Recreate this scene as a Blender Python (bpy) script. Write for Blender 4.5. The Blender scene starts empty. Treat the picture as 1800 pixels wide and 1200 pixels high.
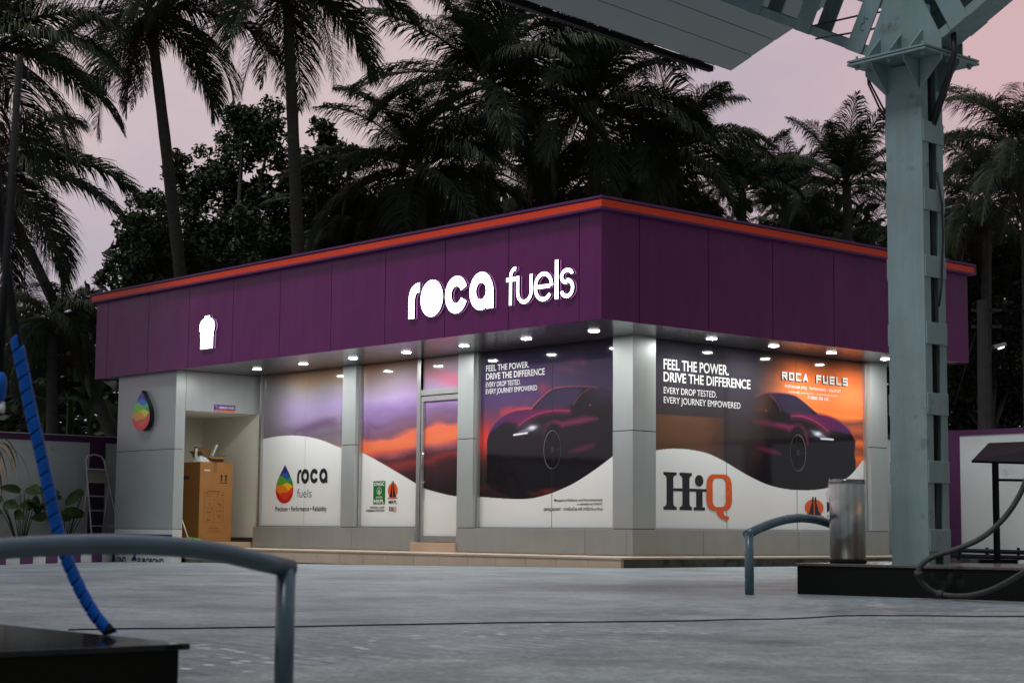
import bpy, bmesh, math, random
import numpy as np
from mathutils import Vector, Matrix
sc = bpy.context.scene
COL = sc.collection
R = math.radians

# ------------------------------------------------------------------ camera
CAM = Vector((15.646, -15.413, 0.453))
YAW, PITCH, ROLL, FPX = R(138.362), R(6.163), R(0.491), 3080.66
FW = Vector((math.cos(PITCH)*math.cos(YAW), math.cos(PITCH)*math.sin(YAW), math.sin(PITCH)))
_r = Vector((math.sin(YAW), -math.cos(YAW), 0)); _u = _r.cross(FW)
RT = math.cos(ROLL)*_r + math.sin(ROLL)*_u
UP = -math.sin(ROLL)*_r + math.cos(ROLL)*_u
cd = bpy.data.cameras.new('camera'); cam = bpy.data.objects.new('camera', cd); COL.objects.link(cam)
cam.matrix_world = Matrix(((RT.x, UP.x, -FW.x, CAM.x), (RT.y, UP.y, -FW.y, CAM.y), (RT.z, UP.z, -FW.z, CAM.z), (0, 0, 0, 1)))
cd.sensor_width = 36.0; cd.sensor_fit = 'HORIZONTAL'; cd.lens = FPX*36/1800
cd.clip_start = 0.05; cd.clip_end = 2000
cd.dof.use_dof = True; cd.dof.focus_distance = 21.0; cd.dof.aperture_fstop = 7.0
sc.camera = cam
def at(px, py, depth):
    return CAM + (FW + RT*((px-900)/FPX) - UP*((py-600)/FPX))*depth
def on_z(px, py, z):
    d = FW + RT*((px-900)/FPX) - UP*((py-600)/FPX)
    return CAM + d*((z-CAM.z)/d.z)
def on_x(px, py, x):
    d = FW + RT*((px-900)/FPX) - UP*((py-600)/FPX)
    return CAM + d*((x-CAM.x)/d.x)
def on_y(px, py, y):
    d = FW + RT*((px-900)/FPX) - UP*((py-600)/FPX)
    return CAM + d*((y-CAM.y)/d.y)

# ------------------------------------------------------------------ world, sun, exposure
SUN_EL, SUN_AZ = 64.0, -84.0          # direction TO the light, azimuth from +X
sd = Vector((math.cos(R(SUN_EL))*math.cos(R(SUN_AZ)), math.cos(R(SUN_EL))*math.sin(R(SUN_AZ)), math.sin(R(SUN_EL))))
W = bpy.data.worlds.new('World'); sc.world = W; W.use_nodes = True
def world():
    nt = W.node_tree; nt.nodes.clear(); N = nt.nodes.new; K = nt.links.new
    out = N('ShaderNodeOutputWorld')
    tc = N('ShaderNodeTexCoord')
    sep = N('ShaderNodeSeparateXYZ'); K(tc.outputs['Generated'], sep.inputs[0])
    ramp = N('ShaderNodeValToRGB'); e = ramp.color_ramp.elements      # by elevation: violet-grey haze up to dusty pink
    e[0].position = 0.0; e[0].color = (0.36, 0.32, 0.385, 1)
    e[1].position = 0.45; e[1].color = (0.50, 0.40, 0.42, 1)
    for p, c in ((0.10, (0.46, 0.395, 0.45, 1)), (0.22, (0.56, 0.445, 0.468, 1)), (0.32, (0.56, 0.445, 0.468, 1))):
        q = e.new(p); q.color = c
    K(sep.outputs['Z'], ramp.inputs['Fac'])
    # pinker to the north-east (right of the photo)
    dot = N('ShaderNodeVectorMath'); dot.operation = 'DOT_PRODUCT'; K(tc.outputs['Generated'], dot.inputs[0])
    dot.inputs[1].default_value = (0.66, 0.75, 0)
    mr = N('ShaderNodeMapRange'); mr.inputs['From Min'].default_value = 0.02; mr.inputs['From Max'].default_value = 0.32
    K(dot.outputs['Value'], mr.inputs['Value'])
    pk = N('ShaderNodeMix'); pk.data_type = 'RGBA'; pk.blend_type = 'MIX'
    K(mr.outputs['Result'], pk.inputs['Factor']); K(ramp.outputs['Color'], pk.inputs[6]); pk.inputs[7].default_value = (0.58, 0.375, 0.395, 1)
    # soft grey-violet cloud patches
    mp = N('ShaderNodeMapping'); mp.inputs['Scale'].default_value = (1.0, 1.0, 1.5); mp.inputs['Location'].default_value = (0.37, 0.12, 0.05)
    K(tc.outputs['Generated'], mp.inputs['Vector'])
    nz = N('ShaderNodeTexNoise'); nz.inputs['Scale'].default_value = 4.2; nz.inputs['Detail'].default_value = 5; nz.inputs['Roughness'].default_value = 0.52
    K(mp.outputs['Vector'], nz.inputs['Vector'])
    r2 = N('ShaderNodeValToRGB'); r2.color_ramp.elements[0].position = 0.46; r2.color_ramp.elements[0].color = (0, 0, 0, 1)
    r2.color_ramp.elements[1].position = 0.66; r2.color_ramp.elements[1].color = (0.60, 0.60, 0.60, 1)
    K(nz.outputs['Fac'], r2.inputs['Fac'])
    cl = N('ShaderNodeMix'); cl.data_type = 'RGBA'; K(r2.outputs['Color'], cl.inputs['Factor'])
    K(pk.outputs[2], cl.inputs[6]); cl.inputs[7].default_value = (0.36, 0.33, 0.42, 1)
    # darker away from the afterglow
    d2 = N('ShaderNodeVectorMath'); d2.operation = 'DOT_PRODUCT'; K(tc.outputs['Generated'], d2.inputs[0]); d2.inputs[1].default_value = (-0.93, 0.20, 0.30)
    m2 = N('ShaderNodeMapRange'); m2.inputs['From Min'].default_value = -0.45; m2.inputs['From Max'].default_value = 0.55
    m2.inputs['To Min'].default_value = SKY_BACK; m2.inputs['To Max'].default_value = 1.12
    K(d2.outputs['Value'], m2.inputs['Value'])
    m3 = N('ShaderNodeMapRange'); m3.inputs['From Min'].default_value = 0.5; m3.inputs['From Max'].default_value = -0.1; K(d2.outputs['Value'], m3.inputs['Value'])
    co = N('ShaderNodeMix'); co.data_type = 'RGBA'; K(m3.outputs['Result'], co.inputs['Factor']); K(cl.outputs[2], co.inputs[6]); co.inputs[7].default_value = (0.40, 0.46, 0.50, 1)
    bg = N('ShaderNodeBackground'); K(co.outputs[2], bg.inputs['Color']); K(m2.outputs['Result'], bg.inputs['Strength'])
    # a little clear evening sky light
    sky = N('ShaderNodeTexSky'); sky.sky_type = 'NISHITA'; sky.sun_disc = False
    sky.sun_elevation = R(1.5); sky.sun_rotation = R(60)
    bg2 = N('ShaderNodeBackground'); K(sky.outputs['Color'], bg2.inputs['Color']); bg2.inputs['Strength'].default_value = 0.02
    add = N('ShaderNodeAddShader'); K(bg.outputs[0], add.inputs[0]); K(bg2.outputs[0], add.inputs[1]); K(add.outputs[0], out.inputs['Surface'])
SKY_BACK = 0.26
world()
sl = bpy.data.lights.new('standin_sun', 'SUN'); sl.energy = 1.7; sl.angle = R(14); sl.color = (0.93, 0.98, 1.0)  # soft sun lamp added in place of the unseen canopy floodlights
so = bpy.data.objects.new('standin_sun', sl); COL.objects.link(so); so.rotation_euler = sd.to_track_quat('Z', 'Y').to_euler()
sc.view_settings.view_transform = 'Standard'; sc.view_settings.look = 'None'; sc.view_settings.exposure = 0.0; sc.view_settings.gamma = 1.0
sc.cycles.use_denoising = True; sc.cycles.max_bounces = 6; sc.cycles.diffuse_bounces = 3; sc.cycles.glossy_bounces = 3
sc.cycles.sample_clamp_indirect = 6.0; sc.cycles.caustics_reflective = False; sc.cycles.caustics_refractive = False

# ------------------------------------------------------------------ materials
def s2l(c):
    return tuple(((v/255)/12.92 if v/255 <= 0.04045 else ((v/255+0.055)/1.055)**2.4) for v in c)
def mat(name, col, rough=0.5, metal=0.0, var=0.12, vscale=6.0, bump=0.0, bscale=40.0, rvar=0.08, spec=0.5, emit=None, coat=0.0, aniso=None, trans=0.0, dirt=None, streak=0.0, wavy=0.0):
    m = bpy.data.materials.new(name); m.use_nodes = True; nt = m.node_tree; N = nt.nodes.new; K = nt.links.new
    b = nt.nodes['Principled BSDF']
    b.inputs['Roughness'].default_value = rough; b.inputs['Metallic'].default_value = metal
    b.inputs['Specular IOR Level'].default_value = spec; b.inputs['Coat Weight'].default_value = coat
    b.inputs['Transmission Weight'].default_value = trans
    tc = N('ShaderNodeTexCoord'); nz = N('ShaderNodeTexNoise'); nz.inputs['Scale'].default_value = vscale; nz.inputs['Detail'].default_value = 6
    src = tc.outputs['Object']
    if aniso:
        mp = N('ShaderNodeMapping'); mp.inputs['Scale'].default_value = aniso; K(src, mp.inputs['Vector']); src = mp.outputs['Vector']
    K(src, nz.inputs['Vector'])
    mr = N('ShaderNodeMapRange'); mr.inputs['From Min'].default_value = 0.25; mr.inputs['From Max'].default_value = 0.75
    mr.inputs['To Min'].default_value = 1-var; mr.inputs['To Max'].default_value = 1+var; K(nz.outputs['Fac'], mr.inputs['Value'])
    mx = N('ShaderNodeVectorMath'); mx.operation = 'SCALE'; mx.inputs[0].default_value = col[:3]; K(mr.outputs['Result'], mx.inputs['Scale'])
    cout = mx.outputs['Vector']
    if dirt:
        n2 = N('ShaderNodeTexNoise'); n2.inputs['Scale'].default_value = dirt[1]; n2.inputs['Detail'].default_value = 8; n2.inputs['Roughness'].default_value = 0.65
        K(tc.outputs['Object'], n2.inputs['Vector'])
        cr = N('ShaderNodeValToRGB'); cr.color_ramp.elements[0].position = dirt[2]; cr.color_ramp.elements[1].position = dirt[2]+0.12; K(n2.outputs['Fac'], cr.inputs['Fac'])
        mm = N('ShaderNodeMix'); mm.data_type = 'RGBA'; K(cr.outputs['Color'], mm.inputs['Factor']); K(cout, mm.inputs[6]); mm.inputs[7].default_value = (*dirt[0], 1)
        cout = mm.outputs[2]
    if streak:                           # rain and dust streaks running down the face
        n3 = N('ShaderNodeTexNoise'); n3.inputs['Scale'].default_value = 1.0; n3.inputs['Detail'].default_value = 7; n3.inputs['Roughness'].default_value = 0.7
        mp3 = N('ShaderNodeMapping'); mp3.inputs['Scale'].default_value = (7, 7, 0.55); K(tc.outputs['Object'], mp3.inputs['Vector']); K(mp3.outputs['Vector'], n3.inputs['Vector'])
        m3 = N('ShaderNodeMapRange'); m3.inputs['From Min'].default_value = 0.35; m3.inputs['From Max'].default_value = 0.7; m3.inputs['To Min'].default_value = 1+streak*0.6; m3.inputs['To Max'].default_value = 1-streak; K(n3.outputs['Fac'], m3.inputs['Value'])
        s3 = N('ShaderNodeVectorMath'); s3.operation = 'SCALE'; K(cout, s3.inputs[0]); K(m3.outputs['Result'], s3.inputs['Scale']); cout = s3.outputs['Vector']
    K(cout, b.inputs['Base Color'])
    r2 = N('ShaderNodeMapRange'); r2.inputs['To Min'].default_value = max(0.02, rough-rvar); r2.inputs['To Max'].default_value = min(1, rough+rvar)
    K(nz.outputs['Fac'], r2.inputs['Value']); K(r2.outputs['Result'], b.inputs['Roughness'])
    if bump:
        nb = N('ShaderNodeTexNoise'); nb.inputs['Scale'].default_value = bscale; nb.inputs['Detail'].default_value = 4; K(src, nb.inputs['Vector'])
        bp = N('ShaderNodeBump'); bp.inputs['Strength'].default_value = bump; bp.inputs['Distance'].default_value = 0.01
        K(nb.outputs['Fac'], bp.inputs['Height']); K(bp.outputs['Normal'], b.inputs['Normal'])
    if wavy:                             # slight oil-canning of thin sheet
        nb = N('ShaderNodeTexNoise'); nb.inputs['Scale'].default_value = 1.5; nb.inputs['Detail'].default_value = 1; K(tc.outputs['Object'], nb.inputs['Vector'])
        bp = N('ShaderNodeBump'); bp.inputs['Strength'].default_value = 1.0; bp.inputs['Distance'].default_value = wavy; K(nb.outputs['Fac'], bp.inputs['Height']); K(bp.outputs['Normal'], b.inputs['Normal'])
    if emit:
        b.inputs['Emission Color'].default_value = (*emit[0], 1); b.inputs['Emission Strength'].default_value = emit[1]
    return m
def print_mat(name, rough=0.05, spec=0.4, coat=0.0):       # colours printed on a film: read from the mesh's own colour layer
    m = bpy.data.materials.new(name); m.use_nodes = True; nt = m.node_tree; N = nt.nodes.new; K = nt.links.new
    b = nt.nodes['Principled BSDF']; a = N('ShaderNodeAttribute'); a.attribute_name = 'print'
    K(a.outputs['Color'], b.inputs['Base Color']); b.inputs['Roughness'].default_value = rough; b.inputs['Specular IOR Level'].default_value = spec
    nz = N('ShaderNodeTexNoise'); nz.inputs['Scale'].default_value = 1.6; tc = N('ShaderNodeTexCoord'); K(tc.outputs['Object'], nz.inputs['Vector'])
    bp = N('ShaderNodeBump'); bp.inputs['Strength'].default_value = 0.04; bp.inputs['Distance'].default_value = 0.02; K(nz.outputs['Fac'], bp.inputs['Height']); K(bp.outputs['Normal'], b.inputs['Normal'])
    return m
M = {}
M['purple'] = mat('purple_panel', (0.140, 0.0095, 0.112), 0.34, 0.0, 0.12, 0.45, rvar=0.08, spec=0.3, streak=0.16, wavy=0.02)
M['joint'] = mat('joint_sealant', (0.006, 0.005, 0.007), 0.7)
M['purple_trim'] = mat('purple_trim', (0.115, 0.03, 0.12), 0.45, 0.0, 0.06, 3, spec=0.25)
M['orange'] = mat('orange_band', (0.86, 0.062, 0.02), 0.4, 0.0, 0.10, 1.2, spec=0.2)
M['silver'] = mat('silver_panel', (0.385, 0.412, 0.412), 0.36, 0.25, 0.05, 0.9, rvar=0.06, streak=0.035, wavy=0.006)
M['silver_dk'] = mat('silver_panel_base', (0.315, 0.33, 0.325), 0.4, 0.2, 0.07, 1.6, rvar=0.08, streak=0.05, dirt=((0.22, 0.22, 0.21), 1.8, 0.64))
M['soffit'] = mat('soffit_panel', (0.085, 0.078, 0.085), 0.2, 0.2, 0.05, 1.5, rvar=0.05)
M['alu'] = mat('brushed_aluminium', (0.45, 0.45, 0.45), 0.3, 0.7, 0.05, 8, rvar=0.06)
M['print'] = print_mat('printed_film')
M['letter_white'] = mat('white_vinyl_lettering', (0.75, 0.75, 0.75), 0.3, var=0.03)
M['letter_dark'] = mat('dark_vinyl_lettering', (0.012, 0.012, 0.018), 0.25, var=0.1)
M['letter_orange'] = mat('orange_vinyl_lettering', (0.72, 0.10, 0.02), 0.25, var=0.04)
M['letter_green'] = mat('green_vinyl_lettering', (0.012, 0.16, 0.02), 0.25, var=0.05)
M['letter_silver'] = mat('silver_raised_lettering', (0.62, 0.62, 0.6), 0.3, 0.3, var=0.05)
M['cream'] = mat('cream_wall_paint', (0.80, 0.78, 0.68), 0.6, var=0.04, vscale=2)
M['tile'] = mat('beige_tile', (0.50, 0.37, 0.27), 0.35, var=0.10, vscale=3.0, dirt=((0.10, 0.08, 0.06), 2.2, 0.66))
M['tile_moss'] = mat('mossy_tile_edge', (0.10, 0.085, 0.06), 0.7, var=0.35, vscale=5, dirt=((0.03, 0.035, 0.02), 4, 0.5))
M['lit'] = mat('lit_acrylic', (0.9, 0.9, 0.9), 0.4, emit=((0.93, 0.96, 1.0), 6.0))
M['halo'] = mat('halo_led_back', (0.9, 0.9, 0.9), 0.4, emit=((0.80, 0.86, 1.0), 5.0))
M['led'] = mat('led_diffuser', (0.9, 0.9, 0.9), 0.4, emit=((0.98, 1.0, 0.96), 540.0))
M['lens'] = mat('frosted_lens_rim', (0.9, 0.9, 0.9), 0.4, emit=((1.0, 1.0, 0.97), 2.2))
M['black_side'] = mat('black_sign_return', (0.012, 0.012, 0.014), 0.5)
M['white_gloss'] = mat('white_bezel', (0.75, 0.75, 0.73), 0.35, var=0.03)
M['wallpaint'] = mat('grey_wall_paint', (0.60, 0.62, 0.62), 0.8, var=0.08, vscale=1.3, bump=0.15, bscale=14, dirt=((0.38, 0.38, 0.38), 1.1, 0.62))
M['wallpurple'] = mat('purple_wall_paint', (0.085, 0.018, 0.085), 0.75, var=0.12, vscale=2)
M['kerbwhite'] = mat('white_kerb_paint', (0.55, 0.55, 0.54), 0.7, var=0.1, vscale=4, dirt=((0.16, 0.15, 0.15), 3.5, 0.63))
M['canopy_paint'] = mat('blue_grey_steel_paint', (0.225, 0.310, 0.322), 0.42, 0.0, 0.10, 3.5, bump=0.16, bscale=22, streak=0.14, dirt=((0.10, 0.11, 0.105), 3.2, 0.60))
M['canopy_dark'] = mat('cable_rubber', (0.012, 0.012, 0.012), 0.6)
M['roof_sheet'] = mat('grey_roof_sheet', (0.39, 0.42, 0.415), 0.5, 0.0, 0.06, 2.5)
M['rail'] = mat('blue_grey_rail_paint', (0.10, 0.17, 0.21), 0.25, 0.0, 0.14, 9, bump=0.10, bscale=40, rvar=0.14, dirt=((0.11, 0.085, 0.065), 9.0, 0.70))
M['granite'] = mat('black_granite', (0.010, 0.010, 0.010), 0.07, 0.0, 0.5, 220, rvar=0.04, spec=0.35)
M['granite_side'] = mat('black_granite_side', (0.006, 0.0065, 0.006), 0.4, 0.0, 0.5, 120, spec=0.12, dirt=((0.035, 0.034, 0.032), 3.0, 0.64))
M['granite_top'] = mat('grey_granite_top', (0.09, 0.08, 0.072), 0.25, 0.0, 0.35, 60)
M['steel'] = mat('brushed_steel', (0.60, 0.59, 0.55), 0.27, 1.0, 0.42, 2.6, aniso=(7, 7, 0.08), rvar=0.06)  # upright light and dark streaks in the colour stand in for reflections
def brush(m):
    nt = m.node_tree; b = nt.nodes['Principled BSDF']; tg = nt.nodes.new('ShaderNodeTangent'); tg.direction_type = 'RADIAL'; tg.axis = 'Z'
    nt.links.new(tg.outputs[0], b.inputs['Tangent']); b.inputs['Anisotropic'].default_value = 0.85
brush(M['steel'])
M['rim_steel'] = mat('dark_chrome_rim', (0.30, 0.29, 0.27), 0.08, 1.0, 0.3, 30)
M['rail_shaded'] = mat('shaded_blue_grey_rail_paint', (0.040, 0.078, 0.108), 0.30, 0.0, 0.14, 9, bump=0.10, bscale=40, rvar=0.10, spec=0.8, dirt=((0.08, 0.065, 0.055), 9.0, 0.72))  # rail paint darkened all over to stand in for its shaded underside
M['plastic_clear'] = mat('clear_plastic_film', (0.75, 0.77, 0.78), 0.15, 0.0, 0.1, 8, bump=0.4, bscale=25)
M['blue'] = mat('blue_spiral_plastic', (0.002, 0.085, 0.40), 0.45, var=0.15, vscale=14, spec=0.2)
M['rubber'] = mat('black_rubber', (0.010, 0.010, 0.011), 0.75, var=0.2, spec=0.15)
M['greyhose'] = mat('dusty_grey_hose', (0.055, 0.054, 0.050), 0.6, var=0.3, vscale=14, spec=0.2, dirt=((0.12, 0.115, 0.10), 9, 0.6))
M['cardboard'] = mat('brown_cardboard', (0.36, 0.155, 0.043), 0.8, var=0.08, vscale=5)
M['cardboard_in'] = mat('cardboard_inside', (0.33, 0.19, 0.09), 0.85, var=0.1)
M['print_black'] = mat('box_print_ink', (0.015, 0.012, 0.01), 0.7)
M['print_brown'] = mat('box_print_faint_ink', (0.16, 0.075, 0.02), 0.8)
M['tape'] = mat('brown_tape', (0.25, 0.10, 0.03), 0.3)
M['green_cloth'] = mat('lime_green_cloth', (0.16, 0.60, 0.05), 0.8, var=0.2, vscale=20)
M['black_metal'] = mat('black_powder_coat', (0.008, 0.008, 0.011), 0.6, var=0.15, spec=0.08)
M['ladder'] = mat('scuffed_aluminium', (0.60, 0.59, 0.58), 0.45, 0.35, 0.25, 25)
M['ladder_mat'] = mat('speckled_platform', (0.30, 0.27, 0.20), 0.7, var=0.4, vscale=60)
M['navy'] = mat('navy_ink', (0.01, 0.022, 0.12), 0.5)
M['orange_ink'] = mat('orange_ink', (0.8, 0.13, 0.03), 0.4)
M['sign_purple'] = mat('sign_purple', (0.09, 0.02, 0.22), 0.4)
M['concrete_pole'] = mat('weathered_concrete', (0.03, 0.029, 0.027), 0.95, var=0.3, vscale=5)
M['lamp_on'] = mat('street_lamp_glow', (0.9, 0.9, 0.8), 0.4, emit=((1, 0.97, 0.80), 3.0))
M['bark'] = mat('palm_bark', (0.080, 0.072, 0.065), 0.95, var=0.35, vscale=9, bump=0.5, bscale=12, aniso=(1, 1, 5), spec=0.1)
def leaf_mat(name, c1, c2, scale, spec=0.12):
    m = bpy.data.materials.new(name); m.use_nodes = True; nt = m.node_tree; N = nt.nodes.new; K = nt.links.new
    b = nt.nodes['Principled BSDF']; b.inputs['Roughness'].default_value = 0.5; b.inputs['Specular IOR Level'].default_value = spec
    tc = N('ShaderNodeTexCoord'); nz = N('ShaderNodeTexNoise'); nz.inputs['Scale'].default_value = scale; nz.inputs['Detail'].default_value = 3
    K(tc.outputs['Object'], nz.inputs['Vector'])
    cr = N('ShaderNodeValToRGB'); cr.color_ramp.elements[0].position = 0.35; cr.color_ramp.elements[0].color = (*c1, 1)
    cr.color_ramp.elements[1].position = 0.68; cr.color_ramp.elements[1].color = (*c2, 1); K(nz.outputs['Fac'], cr.inputs['Fac']); K(cr.outputs['Color'], b.inputs['Base Color'])
    return m
M['palm'] = leaf_mat('palm_leaf', (0.024, 0.032, 0.020), (0.066, 0.076, 0.040), 0.9)
M['palm_dry'] = leaf_mat('dry_palm_leaf', (0.03, 0.020, 0.016), (0.07, 0.042, 0.03), 1.5)
M['leaf'] = leaf_mat('broad_leaf', (0.024, 0.036, 0.019), (0.068, 0.086, 0.040), 0.8)
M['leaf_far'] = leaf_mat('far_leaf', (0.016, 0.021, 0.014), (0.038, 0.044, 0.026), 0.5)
M['banana'] = leaf_mat('banana_leaf', (0.02, 0.044, 0.014), (0.05, 0.09, 0.026), 1.2)
M['shrub'] = leaf_mat('shrub_leaf', (0.03, 0.055, 0.022), (0.075, 0.11, 0.04), 6)
M['straw'] = leaf_mat('dry_straw', (0.14, 0.085, 0.035), (0.30, 0.20, 0.085), 8)
M['soil'] = mat('garden_soil', (0.05, 0.04, 0.03), 0.95, var=0.3, vscale=3)
M['dark_earth'] = mat('dark_earth', (0.018, 0.02, 0.015), 0.95, var=0.3, vscale=0.4)
def ground_mat():
    m = bpy.data.materials.new('painted_paver_concrete'); m.use_nodes = True; nt = m.node_tree; N = nt.nodes.new; K = nt.links.new
    b = nt.nodes['Principled BSDF']; tc = N('ShaderNodeTexCoord'); src = tc.outputs['Object']
    def noise(scale, det, rough=0.55, stretch=None, off=0):
        n = N('ShaderNodeTexNoise'); n.inputs['Scale'].default_value = scale; n.inputs['Detail'].default_value = det; n.inputs['Roughness'].default_value = rough
        mp = N('ShaderNodeMapping'); mp.inputs['Scale'].default_value = stretch or (1, 1, 1); mp.inputs['Location'].default_value = (off, off*1.7, 0); K(src, mp.inputs['Vector']); K(mp.outputs['Vector'], n.inputs['Vector'])
        return n.outputs['Fac']
    def ramp(f, a, ca, bb, cb):
        r = N('ShaderNodeValToRGB'); r.color_ramp.elements[0].position = a; r.color_ramp.elements[0].color = (*ca, 1); r.color_ramp.elements[1].position = bb; r.color_ramp.elements[1].color = (*cb, 1); K(f, r.inputs['Fac']); return r.outputs['Color']
    def mul(c, f, k=1.0):
        x = N('ShaderNodeMix'); x.data_type = 'RGBA'; x.blend_type = 'MULTIPLY'; x.inputs['Factor'].default_value = k; K(c, x.inputs[6]); K(f, x.inputs[7]); return x.outputs[2]
    base = ramp(noise(0.35, 6, 0.6), 0.34, (0.190, 0.235, 0.265), 0.66, (0.340, 0.392, 0.410))
    # rougher, greener concrete apron on the near side of a wavering edge
    sep = N('ShaderNodeVectorMath'); sep.operation = 'DOT_PRODUCT'; K(src, sep.inputs[0]); sep.inputs[1].default_value = (AN[0], AN[1], 0)
    wob = N('ShaderNodeMath'); wob.operation = 'MULTIPLY_ADD'; K(noise(0.9, 4, 0.6, None, 31), wob.inputs[0]); wob.inputs[1].default_value = 0.5; K(sep.outputs['Value'], wob.inputs[2])
    apm = N('ShaderNodeMapRange'); apm.inputs['From Min'].default_value = AN[2]+0.25; apm.inputs['From Max'].default_value = AN[2]+0.33; K(wob.outputs[0], apm.inputs['Value']); apron = apm.outputs['Result']
    apc = ramp(noise(3.0, 8, 0.72, None, 51), 0.30, (0.235, 0.275, 0.275), 0.68, (0.375, 0.420, 0.412))
    bx_ = N('ShaderNodeMix'); bx_.data_type = 'RGBA'; K(apron, bx_.inputs['Factor']); K(base, bx_.inputs[6]); K(apc, bx_.inputs[7]); base = bx_.outputs[2]
    streak = ramp(noise(0.9, 9, 0.72, None, 3), 0.38, (0.55, 0.56, 0.60), 0.62, (1.18, 1.18, 1.17))
    c = mul(base, streak, 0.85)
    fine = ramp(noise(34, 6, 0.8, None, 9), 0.36, (0.40, 0.40, 0.41), 0.64, (1.40, 1.40, 1.38))
    c = mul(c, fine, 0.8)
    midn = ramp(noise(6.5, 10, 0.82, None, 17), 0.36, (0.52, 0.52, 0.54), 0.64, (1.30, 1.30, 1.29)); c = mul(c, midn, 0.75)
    stain = ramp(noise(0.6, 4, 0.55, None, 71), 0.60, (1, 1, 1), 0.72, (0.50, 0.49, 0.49)); c = mul(c, stain, 0.9)
    bd = N('ShaderNodeMapRange'); bd.interpolation_type = 'SMOOTHSTEP'; bd.inputs['From Min'].default_value = AN[2]-1.9; bd.inputs['From Max'].default_value = AN[2]-0.1; K(wob.outputs[0], bd.inputs['Value'])
    be = N('ShaderNodeMapRange'); be.inputs['From Min'].default_value = AN[2]+0.36; be.inputs['From Max'].default_value = AN[2]+0.26; K(wob.outputs[0], be.inputs['Value'])
    band = N('ShaderNodeMath'); band.operation = 'MULTIPLY'; K(bd.outputs['Result'], band.inputs[0]); K(be.outputs['Result'], band.inputs[1])      # bare pavers along the apron edge
    br = N('ShaderNodeTexBrick'); br.inputs['Scale'].default_value = 1.0; br.inputs['Brick Width'].default_value = 0.23; br.inputs['Row Height'].default_value = 0.115
    br.inputs['Mortar Size'].default_value = 0.015; br.inputs['Mortar Smooth'].default_value = 0.5
    br.inputs['Color1'].default_value = (1, 1, 1, 1); br.inputs['Color2'].default_value = (0.90, 0.90, 0.92, 1); br.inputs['Mortar'].default_value = (0.25, 0.25, 0.27, 1)
    mp = N('ShaderNodeMapping'); mp.inputs['Rotation'].default_value = (0, 0, R(8)); K(src, mp.inputs['Vector']); K(mp.outputs['Vector'], br.inputs['Vector'])
    vis = ramp(noise(1.1, 5, 0.65, None, 21), 0.40, (0.1, 0.1, 0.1), 0.60, (1, 1, 1)); vis = mul(vis, band.outputs[0])
    x = N('ShaderNodeMix'); x.data_type = 'RGBA'; K(vis, x.inputs['Factor']); x.inputs[6].default_value = (1, 1, 1, 1); K(br.outputs['Color'], x.inputs[7])
    c = mul(c, x.outputs[2], 0.8)
    # worn pale paver faces
    wv = N('ShaderNodeTexVoronoi'); wv.inputs['Scale'].default_value = 6.5; mp2 = N('ShaderNodeMapping'); mp2.inputs['Scale'].default_value = (1.0, 2.0, 1); K(src, mp2.inputs['Vector']); K(mp2.outputs['Vector'], wv.inputs['Vector'])
    wr = N('ShaderNodeValToRGB'); wr.color_ramp.elements[0].position = 0.16; wr.color_ramp.elements[0].color = (1, 1, 1, 1); wr.color_ramp.elements[1].position = 0.24; wr.color_ramp.elements[1].color = (0, 0, 0, 1); K(wv.outputs['Distance'], wr.inputs['Fac'])
    wm = ramp(noise(0.9, 3, 0.6, None, 40), 0.47, (0, 0, 0), 0.55, (1, 1, 1)); wm = mul(wm, band.outputs[0])
    wx = N('ShaderNodeMix'); wx.data_type = 'RGBA'; wx.blend_type = 'MULTIPLY'; wx.inputs['Factor'].default_value = 1; K(wr.outputs['Color'], wx.inputs[6]); K(wm, wx.inputs[7])
    fx = N('ShaderNodeMix'); fx.data_type = 'RGBA'; K(wx.outputs[2], fx.inputs['Factor']); K(c, fx.inputs[6]); fx.inputs[7].default_value = (0.75, 0.76, 0.75, 1)
    K(fx.outputs[2], b.inputs['Base Color'])
    rr = N('ShaderNodeMapRange'); rr.inputs['To Min'].default_value = 0.22; rr.inputs['To Max'].default_value = 0.60; K(noise(1.1, 6, 0.65, None, 5), rr.inputs['Value']); ra = N('ShaderNodeMath'); ra.operation = 'MULTIPLY_ADD'; K(apron, ra.inputs[0]); ra.inputs[1].default_value = 0.22; K(rr.outputs['Result'], ra.inputs[2]); K(ra.outputs[0], b.inputs['Roughness'])
    b.inputs['Specular IOR Level'].default_value = 0.45
    bp = N('ShaderNodeBump'); bp.inputs['Strength'].default_value = 1.0; bp.inputs['Distance'].default_value = 0.022; K(noise(9, 10, 0.8, None, 13), bp.inputs['Height'])
    bp2 = N('ShaderNodeBump'); bp2.inputs['Strength'].default_value = 0.6; bp2.inputs['Distance'].default_value = 0.010
    bw = N('ShaderNodeRGBToBW'); K(x.outputs[2], bw.inputs['Color']); K(bw.outputs['Val'], bp2.inputs['Height']); K(bp.outputs['Normal'], bp2.inputs['Normal']); K(bp2.outputs['Normal'], b.inputs['Normal'])
    return m
AN = (0.9793, 0.2026, 8.0722)       # normal and offset of the apron edge
M['ground'] = ground_mat()

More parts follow.
